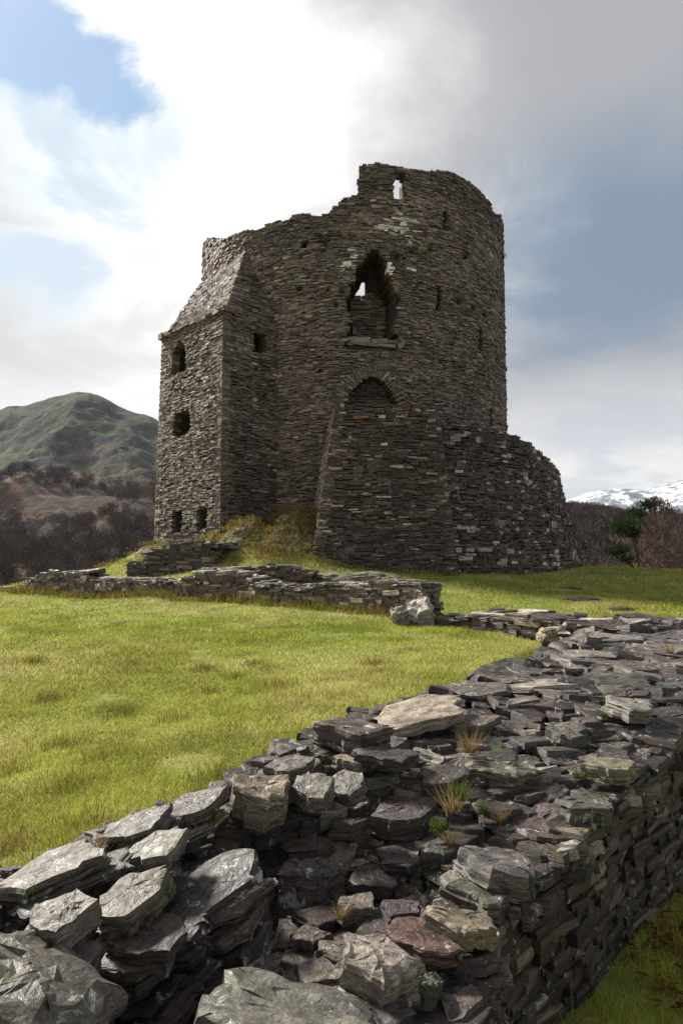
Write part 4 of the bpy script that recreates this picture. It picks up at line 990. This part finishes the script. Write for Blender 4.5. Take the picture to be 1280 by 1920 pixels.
# rock ribs breaking through the rise under the turret
ribl = ['leftmost grey crag in the mossy rise, nearest the turret corner', 'second grey crag from the left in the mossy rise', 'small grey crag low in the middle of the mossy rise', 'broad crag near the top of the mossy rise', 'dark crag at the right end of the mossy rise beside the battered block']
for k, (px, py, Yv, sx, sz_) in enumerate([(450, 1028, 19.4, .5, .18), (485, 1030, 19.2, .3, .25), (520, 1040, 18.8, .3, .22), (535, 1012, 19.5, .6, .2), (572, 1015, 19.0, .3, .25)]):
    p = at(px, py, Yv); g = float(ground_h(p.x, p.y)); crag('rock_crag', ribl[k], (p.x, p.y, g-.02), (sx, sx*.7, sz_), (R(25), R(-22), .4*k), 3+k, M_rock)
# mossy bedrock of the rise
mx = np.arange(-6.6, -.4, .07); my = np.arange(17.4, 23.5, .07); MX, MY = np.meshgrid(mx, my, indexing='ij'); mm = np.zeros(MX.shape)
for q, a_, r_ in mound_pts: mm = np.maximum(mm, a_*np.exp(-((MX-q.x)**2+(MY-q.y)**2)/(r_*r_)))
MZ = ground_h(MX, MY)-.10+sm((mm-.15)/.3)*(.12+.16*np.abs(fbm(MX*2+MY, MY*2-MX*.5, 4, 71))+.06*fbm(MX*7, MY*7, 2, 72))
M_moss = stone_mat('mossy_rise', (.15, .125, .05), (.8, .95), 2, 1, 1, .3, (.20, .20, .14), dist=.06, moss=.85)
link('rocky_rise', mesh('rocky_rise', np.c_[MX.ravel(), MY.ravel(), MZ.ravel()], grid_faces(len(mx), len(my))), M_moss, None, label='mossy brown-green bedrock rise between the turret foot and the battered block', category='rock')

# small terracotta notice on the apron
t_, z_ = cyl(1057, 991, 8.42-.0)
dirn = pix_dir(1057, 991); Yv = 25.0
tt = 1.235
sgn_ = thing('sign', (C[0]+(apr(.9)+.05)*math.sin(tt), C[1]-(apr(.9)+.05)*math.cos(tt), 1.25), 'small reddish notice plate fixed low on the right end of the curved apron wall', 'sign')
def box_mesh(name, sx, sy, sz, mat, parent, loc=(0, 0, 0)):
    V = np.array([(x*sx/2, y*sy/2, z*sz/2) for x in (-1, 1) for y in (-1, 1) for z in (-1, 1)]); Q = [[0, 1, 3, 2], [4, 6, 7, 5], [0, 4, 5, 1], [2, 3, 7, 6], [0, 2, 6, 4], [1, 5, 7, 3]]
    o = link(name, mesh(name, V, Q), mat, parent); o.location = loc; return o
M_red = plain_mat('terracotta', lambda t, p, g: (t.mix(t.noise(p, 9, 3), (.30, .10, .07), (.42, .17, .12)), None), .8)
M_dkf = plain_mat('dark_frame', lambda t, p, g: ((.05, .04, .04), None), .7)
sgn_.rotation_euler = (0, 0, tt)
box_mesh('plate', .46, .05, .36, M_red, sgn_); box_mesh('frame', .52, .04, .42, M_dkf, sgn_, (0, .02, 0))

# ------------------------------------------------------------------ grass
def blades(P, H, Wd, lean, col, r):
    n = len(P); a = r.uniform(0, 2*math.pi, n); dx, dy = np.cos(a), np.sin(a); b = r.uniform(0, 2*math.pi, n); ln = lean*H*r.uniform(.2, 1, n)
    V = np.empty((n, 3, 3)); V[:, 0] = P-np.c_[dx*Wd/2, dy*Wd/2, np.zeros(n)+.01]; V[:, 1] = P+np.c_[dx*Wd/2, dy*Wd/2, np.zeros(n)-.01]; V[:, 2] = P+np.c_[np.cos(b)*ln, np.sin(b)*ln, H]
    c = np.repeat(col, 3, axis=0)
    return V.reshape(-1, 3), np.arange(3*n).reshape(-1, 3), c
def grass_col(x, y, r, straw=.25, green=(.315, .345, .068)):
    n = len(x); g = np.array(green)*r.uniform(.55, 1.35, (n, 1)); pt = fbm(x*.7, y*.7, 5, 200)*1.3; st = r.random(n) < np.clip(straw+.9*pt, .03, .85)
    c = np.where(st[:, None], np.array([.55, .48, .20])*r.uniform(.6, 1.25, (n, 1)), g)
    d = fbm(x*2.3+9, y*2.3, 3, 210); c = c*(1+.55*d[:, None]); c[:, 0] *= (1+.15*fbm(x*.3, y*.3, 2, 220))
    return np.clip(c, .004, .6)
ga = Acc()
def field(n, ymin, ymax, h0, w0, seed, side='in', xhalf=.62, xlim=None):
    r = np.random.default_rng(seed); u = r.random(n); Yv = ymin*(ymax/ymin)**u                  # density ~ 1/Y^2 with width ~ Y
    Xv = r.uniform(-xhalf, xhalf, n)*Yv
    d, s = seg_dist(Xv, Yv, mid_line); inw = inpoly(Xv, Yv, wall_poly)
    m = ~inw & ((s < 0) if side == 'in' else (s > 0))
    m &= np.hypot(Xv-C[0], Yv-C[1]) > 6.3
    if xlim: m &= (Xv > xlim[0]) & (Xv < xlim[1])
    Xv = Xv[m]; Yv = Yv[m]; Zv = ground_h(Xv, Yv)
    bare = fbm(Xv*2.1+40, Yv*2.1, 4, 240); kp = r.random(len(Xv)) < np.clip(1.05-3.2*np.clip(bare-.22, 0, 1), .12, 1); Xv = Xv[kp]; Yv = Yv[kp]; Zv = Zv[kp]
    tus = np.clip(fbm(Xv*1.3, Yv*1.3, 4, 230)-.12, 0, 1)*2.6
    H = h0*(Yv/4)**.35*r.uniform(.4, 1.2, len(Xv))*(1+tus); Wd = w0*(Yv/4)**.9*r.uniform(.6, 1.3, len(Xv))
    return Xv, Yv, Zv, H, Wd, r
for (n, a, b) in ((420000, 2.9, 13), (190000, 11, 30)):
    x, y, z, H, Wd, r = field(n, a, b, .030, .0062, int(a*10))
    ga.add(*blades(np.c_[x, y, z], H, Wd, 1.3, grass_col(x, y, r), r))
x, y, z, H, Wd, r = field(90000, 2.2, 9, .075, .006, 5, side='out', xhalf=.75, xlim=(.6, 6))
ga.add(*blades(np.c_[x, y, z], H, Wd, 1.0, grass_col(x, y, r, .2, (.38, .44, .06)), r))
ga.build('grass', M_leaf, None, kind='stuff', label='short yellow-green lawn grass with straw-coloured patches', category='grass')
# long tufts along wall feet and edges, tussocks in the lawn
tf = Acc(); r = np.random.default_rng(99)
def tuft(x, y, z, n, h, rad, col, lean=.9, wd=.006):
    P = np.c_[r.normal(x, rad, n), r.normal(y, rad, n), np.full(n, z)]; far = max(y/5, 1)
    c = np.array(col)*r.uniform(.55, 1.3, (n, 1)); V, Fq, cc = blades(P, h*r.uniform(.4, 1.1, n), np.full(n, wd*far**.8), lean, c, r); tf.add(V, Fq, cc)
for k in range(len(wall_inner)-2):
    a, b = np.array(wall_inner[k]), np.array(wall_inner[k+1]); L = np.linalg.norm(b-a)
    for s in np.arange(0, L, .07):
        p = a+(b-a)*s/L+r.normal(0, .03, 2)+np.array([-(b-a)[1], (b-a)[0]])/L*.03
        tuft(p[0], p[1], float(ground_h(*p))-.0, 26, r.uniform(.05, .12)*(1+.03*p[1]), .05, (.16, .16, .03) if r.random() < .7 else (.26, .19, .07))
for k in range(len(path)-1):
    a, b = np.array(path[k]), np.array(path[k+1]); L = np.linalg.norm(b-a)
    for s in np.arange(0, L, .12):
        p = a+(b-a)*s/L; n_ = np.array([(b-a)[1], -(b-a)[0]])/L; p = p+n_*(.42+abs(r.normal(0, .1)))
        tuft(p[0], p[1], float(ground_h(*p)), 40, r.uniform(.08, .30), .10, (.17, .17, .03) if r.random() < .6 else (.22, .16, .05), wd=.007)
for (px, py) in [(440, 1270), (385, 1255), (240, 1340), (605, 1280), (800, 1290), (700, 1245), (120, 1400), (290, 1180), (235, 1330), (385, 1300), (95, 1310), (330, 1350), (480, 1245), (905, 1262), (60, 1240), (530, 1290), (200, 1420), (130, 1480), (20, 1450), (410, 1460), (30, 1590), (180, 1545)]:
    Yv = 6.
    for _ in range(8):
        p = at(px, py, Yv); g = float(ground_h(p.x, p.y)); Yv *= g/p.z
    p = at(px, py, Yv); dk2 = r.random() < .5
    tuft(p.x, p.y, float(ground_h(p.x, p.y)), 160, r.uniform(.07, .14), .09, (.20, .20, .04) if dk2 else (.22, .17, .055))
for k in range(420):                                                  # mossy rise
    q = mound_pts[r.integers(0, 5)]; x = r.normal(q[0].x, q[2]*.6); y = r.normal(q[0].y, q[2]*.6); tuft(x, y, float(ground_h(x, y))+.03, 45, .10, .18, (.17, .15, .035) if r.random() < .5 else (.24, .16, .06), wd=.008)
for t in np.arange(.3, 1.5, .02):                                     # foot of the apron
    rr = 8.6; x = C[0]+rr*math.sin(t); y = C[1]-rr*math.cos(t); tuft(x, y, float(ground_h(x, y)), 20, r.uniform(.05, .28), .12, (.17, .15, .045), wd=.007)
for x in np.arange(-.8, 3.1, .12): tuft(x, 18.15, float(ground_h(x, 18.15)), 20, r.uniform(.04, .16), .1, (.15, .15, .04), wd=.007)
tf.build('grass_tufts', M_leaf, None, kind='stuff', label='longer yellowing grass tufts along the wall feet and in the lawn', category='grass')
# small plants rooted in the curtain wall's gaps
def plant_mesh(seed, leafy=True):
    rr = np.random.default_rng(seed); a = Acc()
    n = 70; P = rr.normal(0, .12, (n, 3))*np.array([1, 1, .2]); V, Fq, c = blades(P, rr.uniform(.5, 1.0, n), np.full(n, .05), .9, np.array([.07, .11, .02])*rr.uniform(.6, 1.6, (n, 1)), rr); a.add(V, Fq, c)
    if leafy:
        for _ in range(90):
            p = rr.normal(0, .33, 3)*np.array([1, 1, .6])+np.array([0, 0, .45]); u = rr.normal(0, 1, 3); u /= np.linalg.norm(u); v = np.cross(u, rr.normal(0, 1, 3)); v /= np.linalg.norm(v); s = rr.uniform(.05, .10)
            a.add([p-u*s, p-v*s*.6, p+u*s, p+v*s*.6], [[0, 1, 2, 3]], np.array([.07, .12, .02])*rr.uniform(.5, 1.5))
    by = {}
    for f in a.Fq: by.setdefault(f.shape[1], []).append(f)
    me_ = mesh('plant', np.concatenate(a.V), [np.concatenate(v) for v in by.values()], np.concatenate(a.C)); me_.materials.append(M_leaf); return me_
fl = ['fern tuft just below the small square putlog hole high on the keep', 'fern tuft under the white bird-lime streaks, the larger one', 'fern tuft right of the larger one under the white streaks', 'fern tuft between the head of the tall breach and the white streaks',
 'right-hand fern tuft of the pair right of the upper arrow slit', 'fern tuft close beside the upper arrow slit', 'fern tuft high left of the tall breach', 'fern tuft left of the sill of light in the breach', 'fern tuft on the left jamb of the tall breach',
 'fern tuft just above the second arrow slit', 'fern tuft on the right jamb of the tall breach', 'fern tuft directly under the small turret window', 'fern tuft in the corner where turret meets keep', 'second fern tuft under the turret window, slightly lower', 'fern tuft lowest on the shaded turret face',
 'fern tuft on the right part of the keep above the upper slit', 'fern tuft beneath the small hole on the left of the keep', 'fern tuft at the crown of the blocked arch', 'fern tuft near the broken wall head left of the tall part', 'fern tuft in the middle of the wall left of the breach', 'fern tuft on the far right edge of the round keep']
def straw_mesh(seed):
    rr = np.random.default_rng(seed); P = rr.normal(0, .16, (90, 3))*np.array([1, 1, .15]); V, Fq, c = blades(P, rr.uniform(.4, 1.2, 90), np.full(90, .035), 1.3, np.array([.26, .19, .09])*rr.uniform(.4, 1.4, (90, 1)), rr)
    me_ = mesh('plant', V, Fq, c); me_.materials.append(M_leaf); return me_
PM = [plant_mesh(k, k % 2 == 0) for k in range(6)]+[straw_mesh(k) for k in range(3)]
def plant(px, py, z, s, lab, k, straw=False):
    p = atz(px, py, z); o = link('wall_plant', PM[k], None, None, label=lab, category='plant'); o.location = p; o.scale = (s, s, s); o.rotation_euler = (0, 0, k)
plant(862, 1500, -1.30, .12, 'leafy green weed in the dark gap under the overhanging slabs of the curtain wall', 0)
plant(905, 1525, -1.36, .10, 'tuft of thin grass right of the leafy weed under the curtain wall slabs', 1)
plant(820, 1560, -1.44, .11, 'straw-thin grass tuft on the ledge below the leafy weed', 3)
plant(868, 1400, -1.16, .10, 'dry grass tuft growing from the wall top above the green-grey boulder', 5)
plant(850, 1520, -1.34, .16, 'large straw-coloured grass clump beside the leafy weed under the overhang', 6)
plant(935, 1540, -1.40, .10, 'dry grass wisp on the ledge above the grey slab at the wall corner', 7)
plant(840, 1580, -1.46, .09, 'brown grass wisp left of the grey slab at the wall corner', 8)
plant(880, 1410, -1.17, .16, 'brown upright grass clump on the wall top behind the green-grey boulder', 7)
plant(385, 1560, -1.30, .12, 'brown dead grass between the tilted slates at the left', 8)
plant(180, 1600, -1.27, .10, 'straw wisp beside the long pale slate at the left edge of the wall', 6)
plant(1255, 1225, -.95, .14, 'orange-brown grass wisp on the far flat top of the wall near the right edge', 6)
plant(640, 1720, -1.56, .08, 'dead grass wisp in the rubble below the dark square block', 7)
plant(1080, 1460, -1.27, .08, 'small grass tuft beside the tan slab near the outer edge of the wall', 1)
plant(1130, 1345, -1.15, .07, 'small leafy weed under the large pale slab on the wall top', 2)
plant(395, 1545, -1.27, .09, 'green sprig beside the slabs left of the beige boulder', 4)
plant(55, 1680, -1.30, .07, 'tiny pale green sprig between the slabs at the left edge', 3)
for k, (px, py) in enumerate([(610, 455), (770, 470), (805, 465), (742, 480), (885, 575), (858, 565), (615, 540), (630, 570), (640, 545), (905, 590), (745, 560), (480, 690), (530, 690), (490, 680), (495, 740), (870, 480), (565, 480), (690, 780), (600, 440), (560, 540), (940, 480)]):
    t, z = cyl(px, py)
    if px < 535 and py > 600:
        s_, z = plane_hit(px, py, FB, FC); L = math.hypot(FC[0]-FB[0], FC[1]-FB[1]); x = FB[0]+(FC[0]-FB[0])*s_/L; y = FB[1]+(FC[1]-FB[1])*s_/L-.03
    else: x = C[0]+(RO+.04)*math.sin(t); y = C[1]-(RO+.04)*math.cos(t)
    o = link('wall_fern', PM[(k*2) % 6], None, None, label=fl[k], category='plant', group='fern tufts on the keep wall'); o.location = (x, y, z-.1)
    s = .26*random.uniform(.6, 1.2); o.scale = (s, s, s); o.rotation_euler = (0, 0, k)
# dead bracken by the outer foot
bf = Acc()
for _ in range(900):
    x = r.normal(2.2, .5); y = r.normal(3.9, .6)
    if inpoly(np.array([x]), np.array([y]), wall_poly)[0] or x < 1.5: continue
    z = float(ground_h(x, y))+.03; u = r.normal(0, 1, 3)*np.array([1, 1, .3]); u /= np.linalg.norm(u); v = np.cross(u, [0, 0, 1]); s = r.uniform(.015, .04); p = np.array([x, y, z])
    bf.add([p-u*s*1.6, p-v*s*.4, p+u*s*1.6, p+v*s*.4+[0, 0, .01]], [[0, 1, 2, 3]], np.array([.17, .08, .035])*r.uniform(.5, 1.5))
bf.build('dead_bracken', M_leaf, None, kind='stuff', label='rust-brown dead bracken in the grass outside the curtain wall', category='bracken')

# ------------------------------------------------------------------ trees
def bare_tree(seed, h=12., spread=.45, nb=26, trunkcol=(.13, .11, .09), twigcol=(.13, .092, .08), multi=1, ntw=900, tw=.03):
    r = np.random.default_rng(seed); tk = Acc(); cr = Acc(); tips = []
    def tube(acc, pts, rads, col, n=5):
        V = []
        for k, (p, q) in enumerate(zip(pts, rads)):
            d = (pts[min(k+1, len(pts)-1)]-pts[max(k-1, 0)]); d /= np.linalg.norm(d)+1e-9; a = np.cross(d, [.3, 1, .2]); a /= np.linalg.norm(a); b = np.cross(d, a)
            for i in range(n): V.append(p+q*(a*math.cos(i*2*math.pi/n)+b*math.sin(i*2*math.pi/n)))
        Q = [[k*n+i, k*n+(i+1) % n, (k+1)*n+(i+1) % n, (k+1)*n+i] for k in range(len(pts)-1) for i in range(n)]
        acc.add(V, Q, np.array(col))
    for m_ in range(multi):
        b0 = np.array([r.normal(0, .25)*(multi > 1), r.normal(0, .25)*(multi > 1), -.6]); ln = np.array([r.normal(0, .07), r.normal(0, .07), 1]); pts = [b0+ln*h*q*(1 if multi == 1 else r.uniform(.8, 1)) + np.array([r.normal(0, .12), r.normal(0, .12), 0])*q*2 for q in np.linspace(0, .95, 8)]
        r0 = h*.013/(multi**.5); tube(tk, pts, [r0*(1-.9*q)+.01 for q in np.linspace(0, 1, 8)], trunkcol)
        P = np.array(pts)
        for k in range(nb//multi):
            q = r.uniform(.22, .97); s = np.array([np.interp(q, np.linspace(0, 1, 8), P[:, i]) for i in range(3)]); az = r.uniform(0, 2*math.pi)
            L = h*spread*(1.08-q)**.6*r.uniform(.5, 1); d = np.array([math.cos(az), math.sin(az), r.uniform(.35, 1.2)]); d /= np.linalg.norm(d)
            bp = [s+d*L*t_+np.array([0, 0, .12*L])*t_*t_+r.normal(0, .04*L, 3)*t_ for t_ in np.linspace(0, 1, 5)]; tube(cr, bp, [r0*.45*(1-.85*t_)*(1.1-q)+.012 for t_ in np.linspace(0, 1, 5)], np.array(trunkcol)*.8, 3); tips += bp[1:]
    tips = np.array(tips); n = ntw; base = tips[r.integers(0, len(tips), n)]+r.normal(0, h*.012, (n, 3)); d = r.normal(0, 1, (n, 3)); d[:, 2] = np.abs(d[:, 2])*.9+.2; d /= np.linalg.norm(d, axis=1)[:, None]; L = h*r.uniform(.04, .11, n)
    a = np.cross(d, r.normal(0, 1, (n, 3))); a /= np.linalg.norm(a, axis=1)[:, None]
    V = np.stack([base-a*tw/2, base+a*tw/2, base+d*L[:, None]], 1).reshape(-1, 3); cr.add(V, np.arange(3*n).reshape(-1, 3), np.repeat(np.array(twigcol)*r.uniform(.6, 1.4, (n, 1)), 3, axis=0))
    def mk(acc, nm):
        by = {}
        for f in acc.Fq: by.setdefault(f.shape[1], []).append(f)
        me_ = mesh(nm, np.concatenate(acc.V), [np.concatenate(v) for v in by.values()], np.concatenate(acc.C)); me_.materials.append(M_twig); return me_
    return mk(tk, 'trunk'), mk(cr, 'crown')
def place_tree(meshes, loc, s, rz, name, label, cat='tree', group=None):
    t = thing(name, loc, label, cat, group); t.scale = (s, s, s); t.rotation_euler = (0, 0, rz)
    link('trunk', meshes[0], None, t); link('crown', meshes[1], None, t); return t
BR = [bare_tree(600+k, h=11, nb=40, spread=.40, ntw=2200, tw=.022, twigcol=[(.15, .11, .10), (.12, .085, .075), (.17, .11, .10), (.11, .09, .07)][k]) for k in range(4)]
BI = [bare_tree(650+k, h=9, spread=.28, nb=30, trunkcol=(.62, .56, .48), twigcol=(.15, .075, .075), multi=3, ntw=2600, tw=.03) for k in range(2)]
bl = ['leftmost of the leafless pale-trunked birches standing left of the turret', 'second pale-trunked birch from the left beyond the low wall', 'third pale-trunked birch from the left beyond the low wall', 'fourth pale-trunked birch from the left beyond the low wall', 'pale-trunked birch partly hidden by the foot of the turret', 'rightmost birch, behind the left corner of the turret']
for k, (px, Yv, s) in enumerate([(192, 62, .75), (215, 60, .85), (235, 64, .8), (258, 58, .85), (278, 62, .8), (300, 60, .8)]):
    p = at(px, 1060, Yv); g = float(ground_h(p.x, p.y)); place_tree(BI[k % 2], (p.x, p.y, g), s*1.05, k*1.1, 'birch_tree', bl[k], group='birches left of the turret')
rr = np.random.default_rng(3)
for k in range(54):
    px = rr.uniform(-60, 300); Yv = rr.uniform(75, 190); p = at(px, 1050, Yv); g = float(ground_h(p.x, p.y)); place_tree(BR[k % 4], (p.x, p.y, g-.5), rr.uniform(.42, .68)*(Yv/110)**.6, k, 'bare_tree', 'leafless dark tree in the wood at the foot of the hill', group='bare trees of the wood below the hill')
for k in range(16):
    px = rr.uniform(1165, 1330); Yv = rr.uniform(52, 80); p = at(px, 1050, Yv); g = float(ground_h(p.x, p.y)); place_tree(BR[k % 4], (p.x, p.y, g), rr.uniform(.95, 1.25), k*2, 'bare_tree', 'leafless brown tree in the stand behind the pines at the right edge', group='bare trees at the right edge')
# pines
def pine(seed, h, blobs):
    r = np.random.default_rng(seed); tk = Acc(); cr = Acc()
    def tube(pts, rads, n=6):
        V = []
        for p, q in zip(pts, rads):
            for i in range(n): V.append(np.array(p)+q*np.array([math.cos(i*2*math.pi/n), math.sin(i*2*math.pi/n), 0]))
        tk.add(V, [[k*n+i, k*n+(i+1) % n, (k+1)*n+(i+1) % n, (k+1)*n+i] for k in range(len(pts)-1) for i in range(n)], np.array([.10, .065, .048]))
    tr = [np.array([.4*math.sin(q*3), .2*math.sin(q*4), q*h]) for q in np.linspace(-.05, .97, 9)]; tube(tr, [h*.020*(1-.8*q)+.02 for q in np.linspace(0, 1, 9)])
    for (bx, bz, rx, rz_) in blobs:
        by_ = r.normal(0, .6); s = tr[min(8, max(1, int((bz/h-.08)*8)))]; e = np.array([bx, by_, bz-.1]); tube([s, s*.5+e*.5+np.array([0, 0, .15]), e], [.10, .07, .03], 4)
        n = int(700*rx*rz_*1.4)+200; u = r.normal(0, 1, (n, 3)); u /= np.linalg.norm(u, axis=1)[:, None]; rad = r.random(n)**.5; lump = 1+1.1*fbm(u[:, 0]*3+bx, u[:, 1]*3+u[:, 2]*2, 3, seed)
        P = np.c_[bx+u[:, 0]*rx*rad*lump, by_+u[:, 1]*rx*rad*lump, bz+u[:, 2]*rz_*rad*lump]; d = r.normal(0, 1, (n, 3)); d[:, 2] += .5; d /= np.linalg.norm(d, axis=1)[:, None]; a = np.cross(d, r.normal(0, 1, (n, 3))); a /= np.linalg.norm(a, axis=1)[:, None]
        V = np.stack([P-a*.035, P+a*.035, P+d*.26], 1).reshape(-1, 3); cr.add(V, np.arange(3*n).reshape(-1, 3), np.repeat(np.array([.022, .036, .014])*r.uniform(.6, 1.7, (n, 1)), 3, axis=0))
    def mk(acc, nm, mat):
        me_ = mesh(nm, np.concatenate(acc.V), np.concatenate(acc.Fq), np.concatenate(acc.C)); me_.materials.append(mat); return me_
    return mk(tk, 'trunk', M_twig), mk(cr, 'crown', M_needle)
p = at(1188, 1060, 48); g = float(ground_h(p.x, p.y)); zz_ = lambda py: at(1188, py, 48).z-g; xx = lambda px: (px-1188)/F*48
place_tree(pine(5, zz_(982), [(xx(1160), zz_(990), 1.0, .45), (xx(1180), zz_(983), .9, .4), (xx(1175), zz_(1000), .9, .35), (xx(1150), zz_(1035), .7, .3), (xx(1165), zz_(1030), .7, .35), (xx(1160), zz_(1048), .6, .3)]), (p.x, p.y, g), 1, 0, 'pine_tree', 'flat-topped dark green pine leaning out left of the bare trees at the right', 'tree')
p = at(1225, 1060, 56); g = float(ground_h(p.x, p.y)); zz_ = lambda py: at(1225, py, 56).z-g; xx = lambda px: (px-1225)/F*56
place_tree(pine(6, zz_(945), [(xx(1225), zz_(945), 1.2, .55), (xx(1240), zz_(942), .9, .5), (xx(1205), zz_(958), 1.1, .45), (xx(1195), zz_(965), .8, .35), (xx(1250), zz_(960), .9, .4)]), (p.x, p.y, g), 1, 0, 'pine_tree', 'taller rounded pine standing above the bare trees at the right edge', 'tree')
# far woods on the slopes as one mass
wd = Acc(); r = np.random.default_rng(17)
def puff(P, s, n, col):
    m = len(P); c0 = np.repeat(P, n, axis=0); u = r.normal(0, 1, (m*n, 3)); u /= np.linalg.norm(u, axis=1)[:, None]; S = np.repeat(s, n)[:, None]
    q = c0+u*S*np.array([.5, .5, .6])*r.random((m*n, 1))**.4+np.c_[np.zeros(m*n), np.zeros(m*n), S[:, 0]*.7]; d = r.normal(0, 1, (m*n, 3)); d[:, 2] = np.abs(d[:, 2])+.3; d /= np.linalg.norm(d, axis=1)[:, None]; a = np.cross(d, r.normal(0, 1, (m*n, 3))); a /= np.linalg.norm(a, axis=1)[:, None]
    V = np.stack([q-a*S*.022, q+a*S*.022, q+d*S*.26], 1).reshape(-1, 3); cc = np.repeat(col*r.uniform(.75, 1.25, (m, 1)), n, axis=0)*r.uniform(.85, 1.15, (m*n, 1)); wd.add(V, np.arange(3*m*n).reshape(-1, 3), np.repeat(cc, 3, axis=0))
from mathutils.bvhtree import BVHTree
dg = bpy.context.evaluated_depsgraph_get()
def on(objname, X_, Y_):
    ob = bpy.data.objects[objname]; mv = np.array([v.co for v in ob.data.vertices]); bv = BVHTree.FromPolygons([tuple(v) for v in mv], [tuple(p_.vertices) for p_ in ob.data.polygons]); out = []
    for x, y in zip(X_, Y_):
        h = bv.ray_cast(Vector((x, y, 3000)), Vector((0, 0, -1))); out.append(h[0].z if h[0] else -15)
    return np.array(out)
n = 1300; Yv = r.uniform(215, 620, n); px = r.uniform(1040, 1330, n); Xv = (px-640)/F*Yv
col = np.array([[.068, .048, .044], [.080, .056, .050], [.050, .038, .036]])[r.integers(0, 3, n)]
puff(np.c_[Xv, Yv, on('wooded_ridge', Xv, Yv)], r.uniform(5, 9, n), 170, col)
n = 1500; Yv = r.uniform(160, 500, n); px = r.uniform(-60, 310, n); Xv = (px-640)/F*Yv; keepm = (Yv < 330) | (fbm(Xv/60, Yv/60, 3, 7) > .08); Xv = Xv[keepm]; Yv = Yv[keepm]; n = len(Xv)
col = np.array([[.060, .045, .040], [.085, .060, .048], [.045, .042, .034], [.095, .058, .05]])[r.integers(0, 4, n)]
puff(np.c_[Xv, Yv, on('hill_slope', Xv, Yv)], r.uniform(4, 8, n), 110, col)
wd.build('woodland', M_twig, None, kind='stuff', label='leafless brown winter woodland covering the far slopes', category='woodland')
hb = box_mesh('haze', 13000, 9600, 900, None, None, (0, 4400, 500)); hb['kind'] = 'stuff'
hb.location.z = 450-120; hb['label'] = 'thin valley haze'
hm = bpy.data.materials.new('haze'); hm.use_nodes = True; h = NT(hm.node_tree); h.n.clear()
pv = h.new('ShaderNodeVolumePrincipled'); pv.inputs['Color'].default_value = (.80, .88, 1, 1); pv.inputs['Density'].default_value = 0.000038; pv.inputs['Anisotropy'].default_value = .3
ho = h.new('ShaderNodeOutputMaterial'); h.l.new(pv.outputs[0], ho.inputs[1]); hb.data.materials.append(hm)
print('tris', sum(len(p.vertices)-2 for m in bpy.data.meshes if m.users for p in m.polygons))
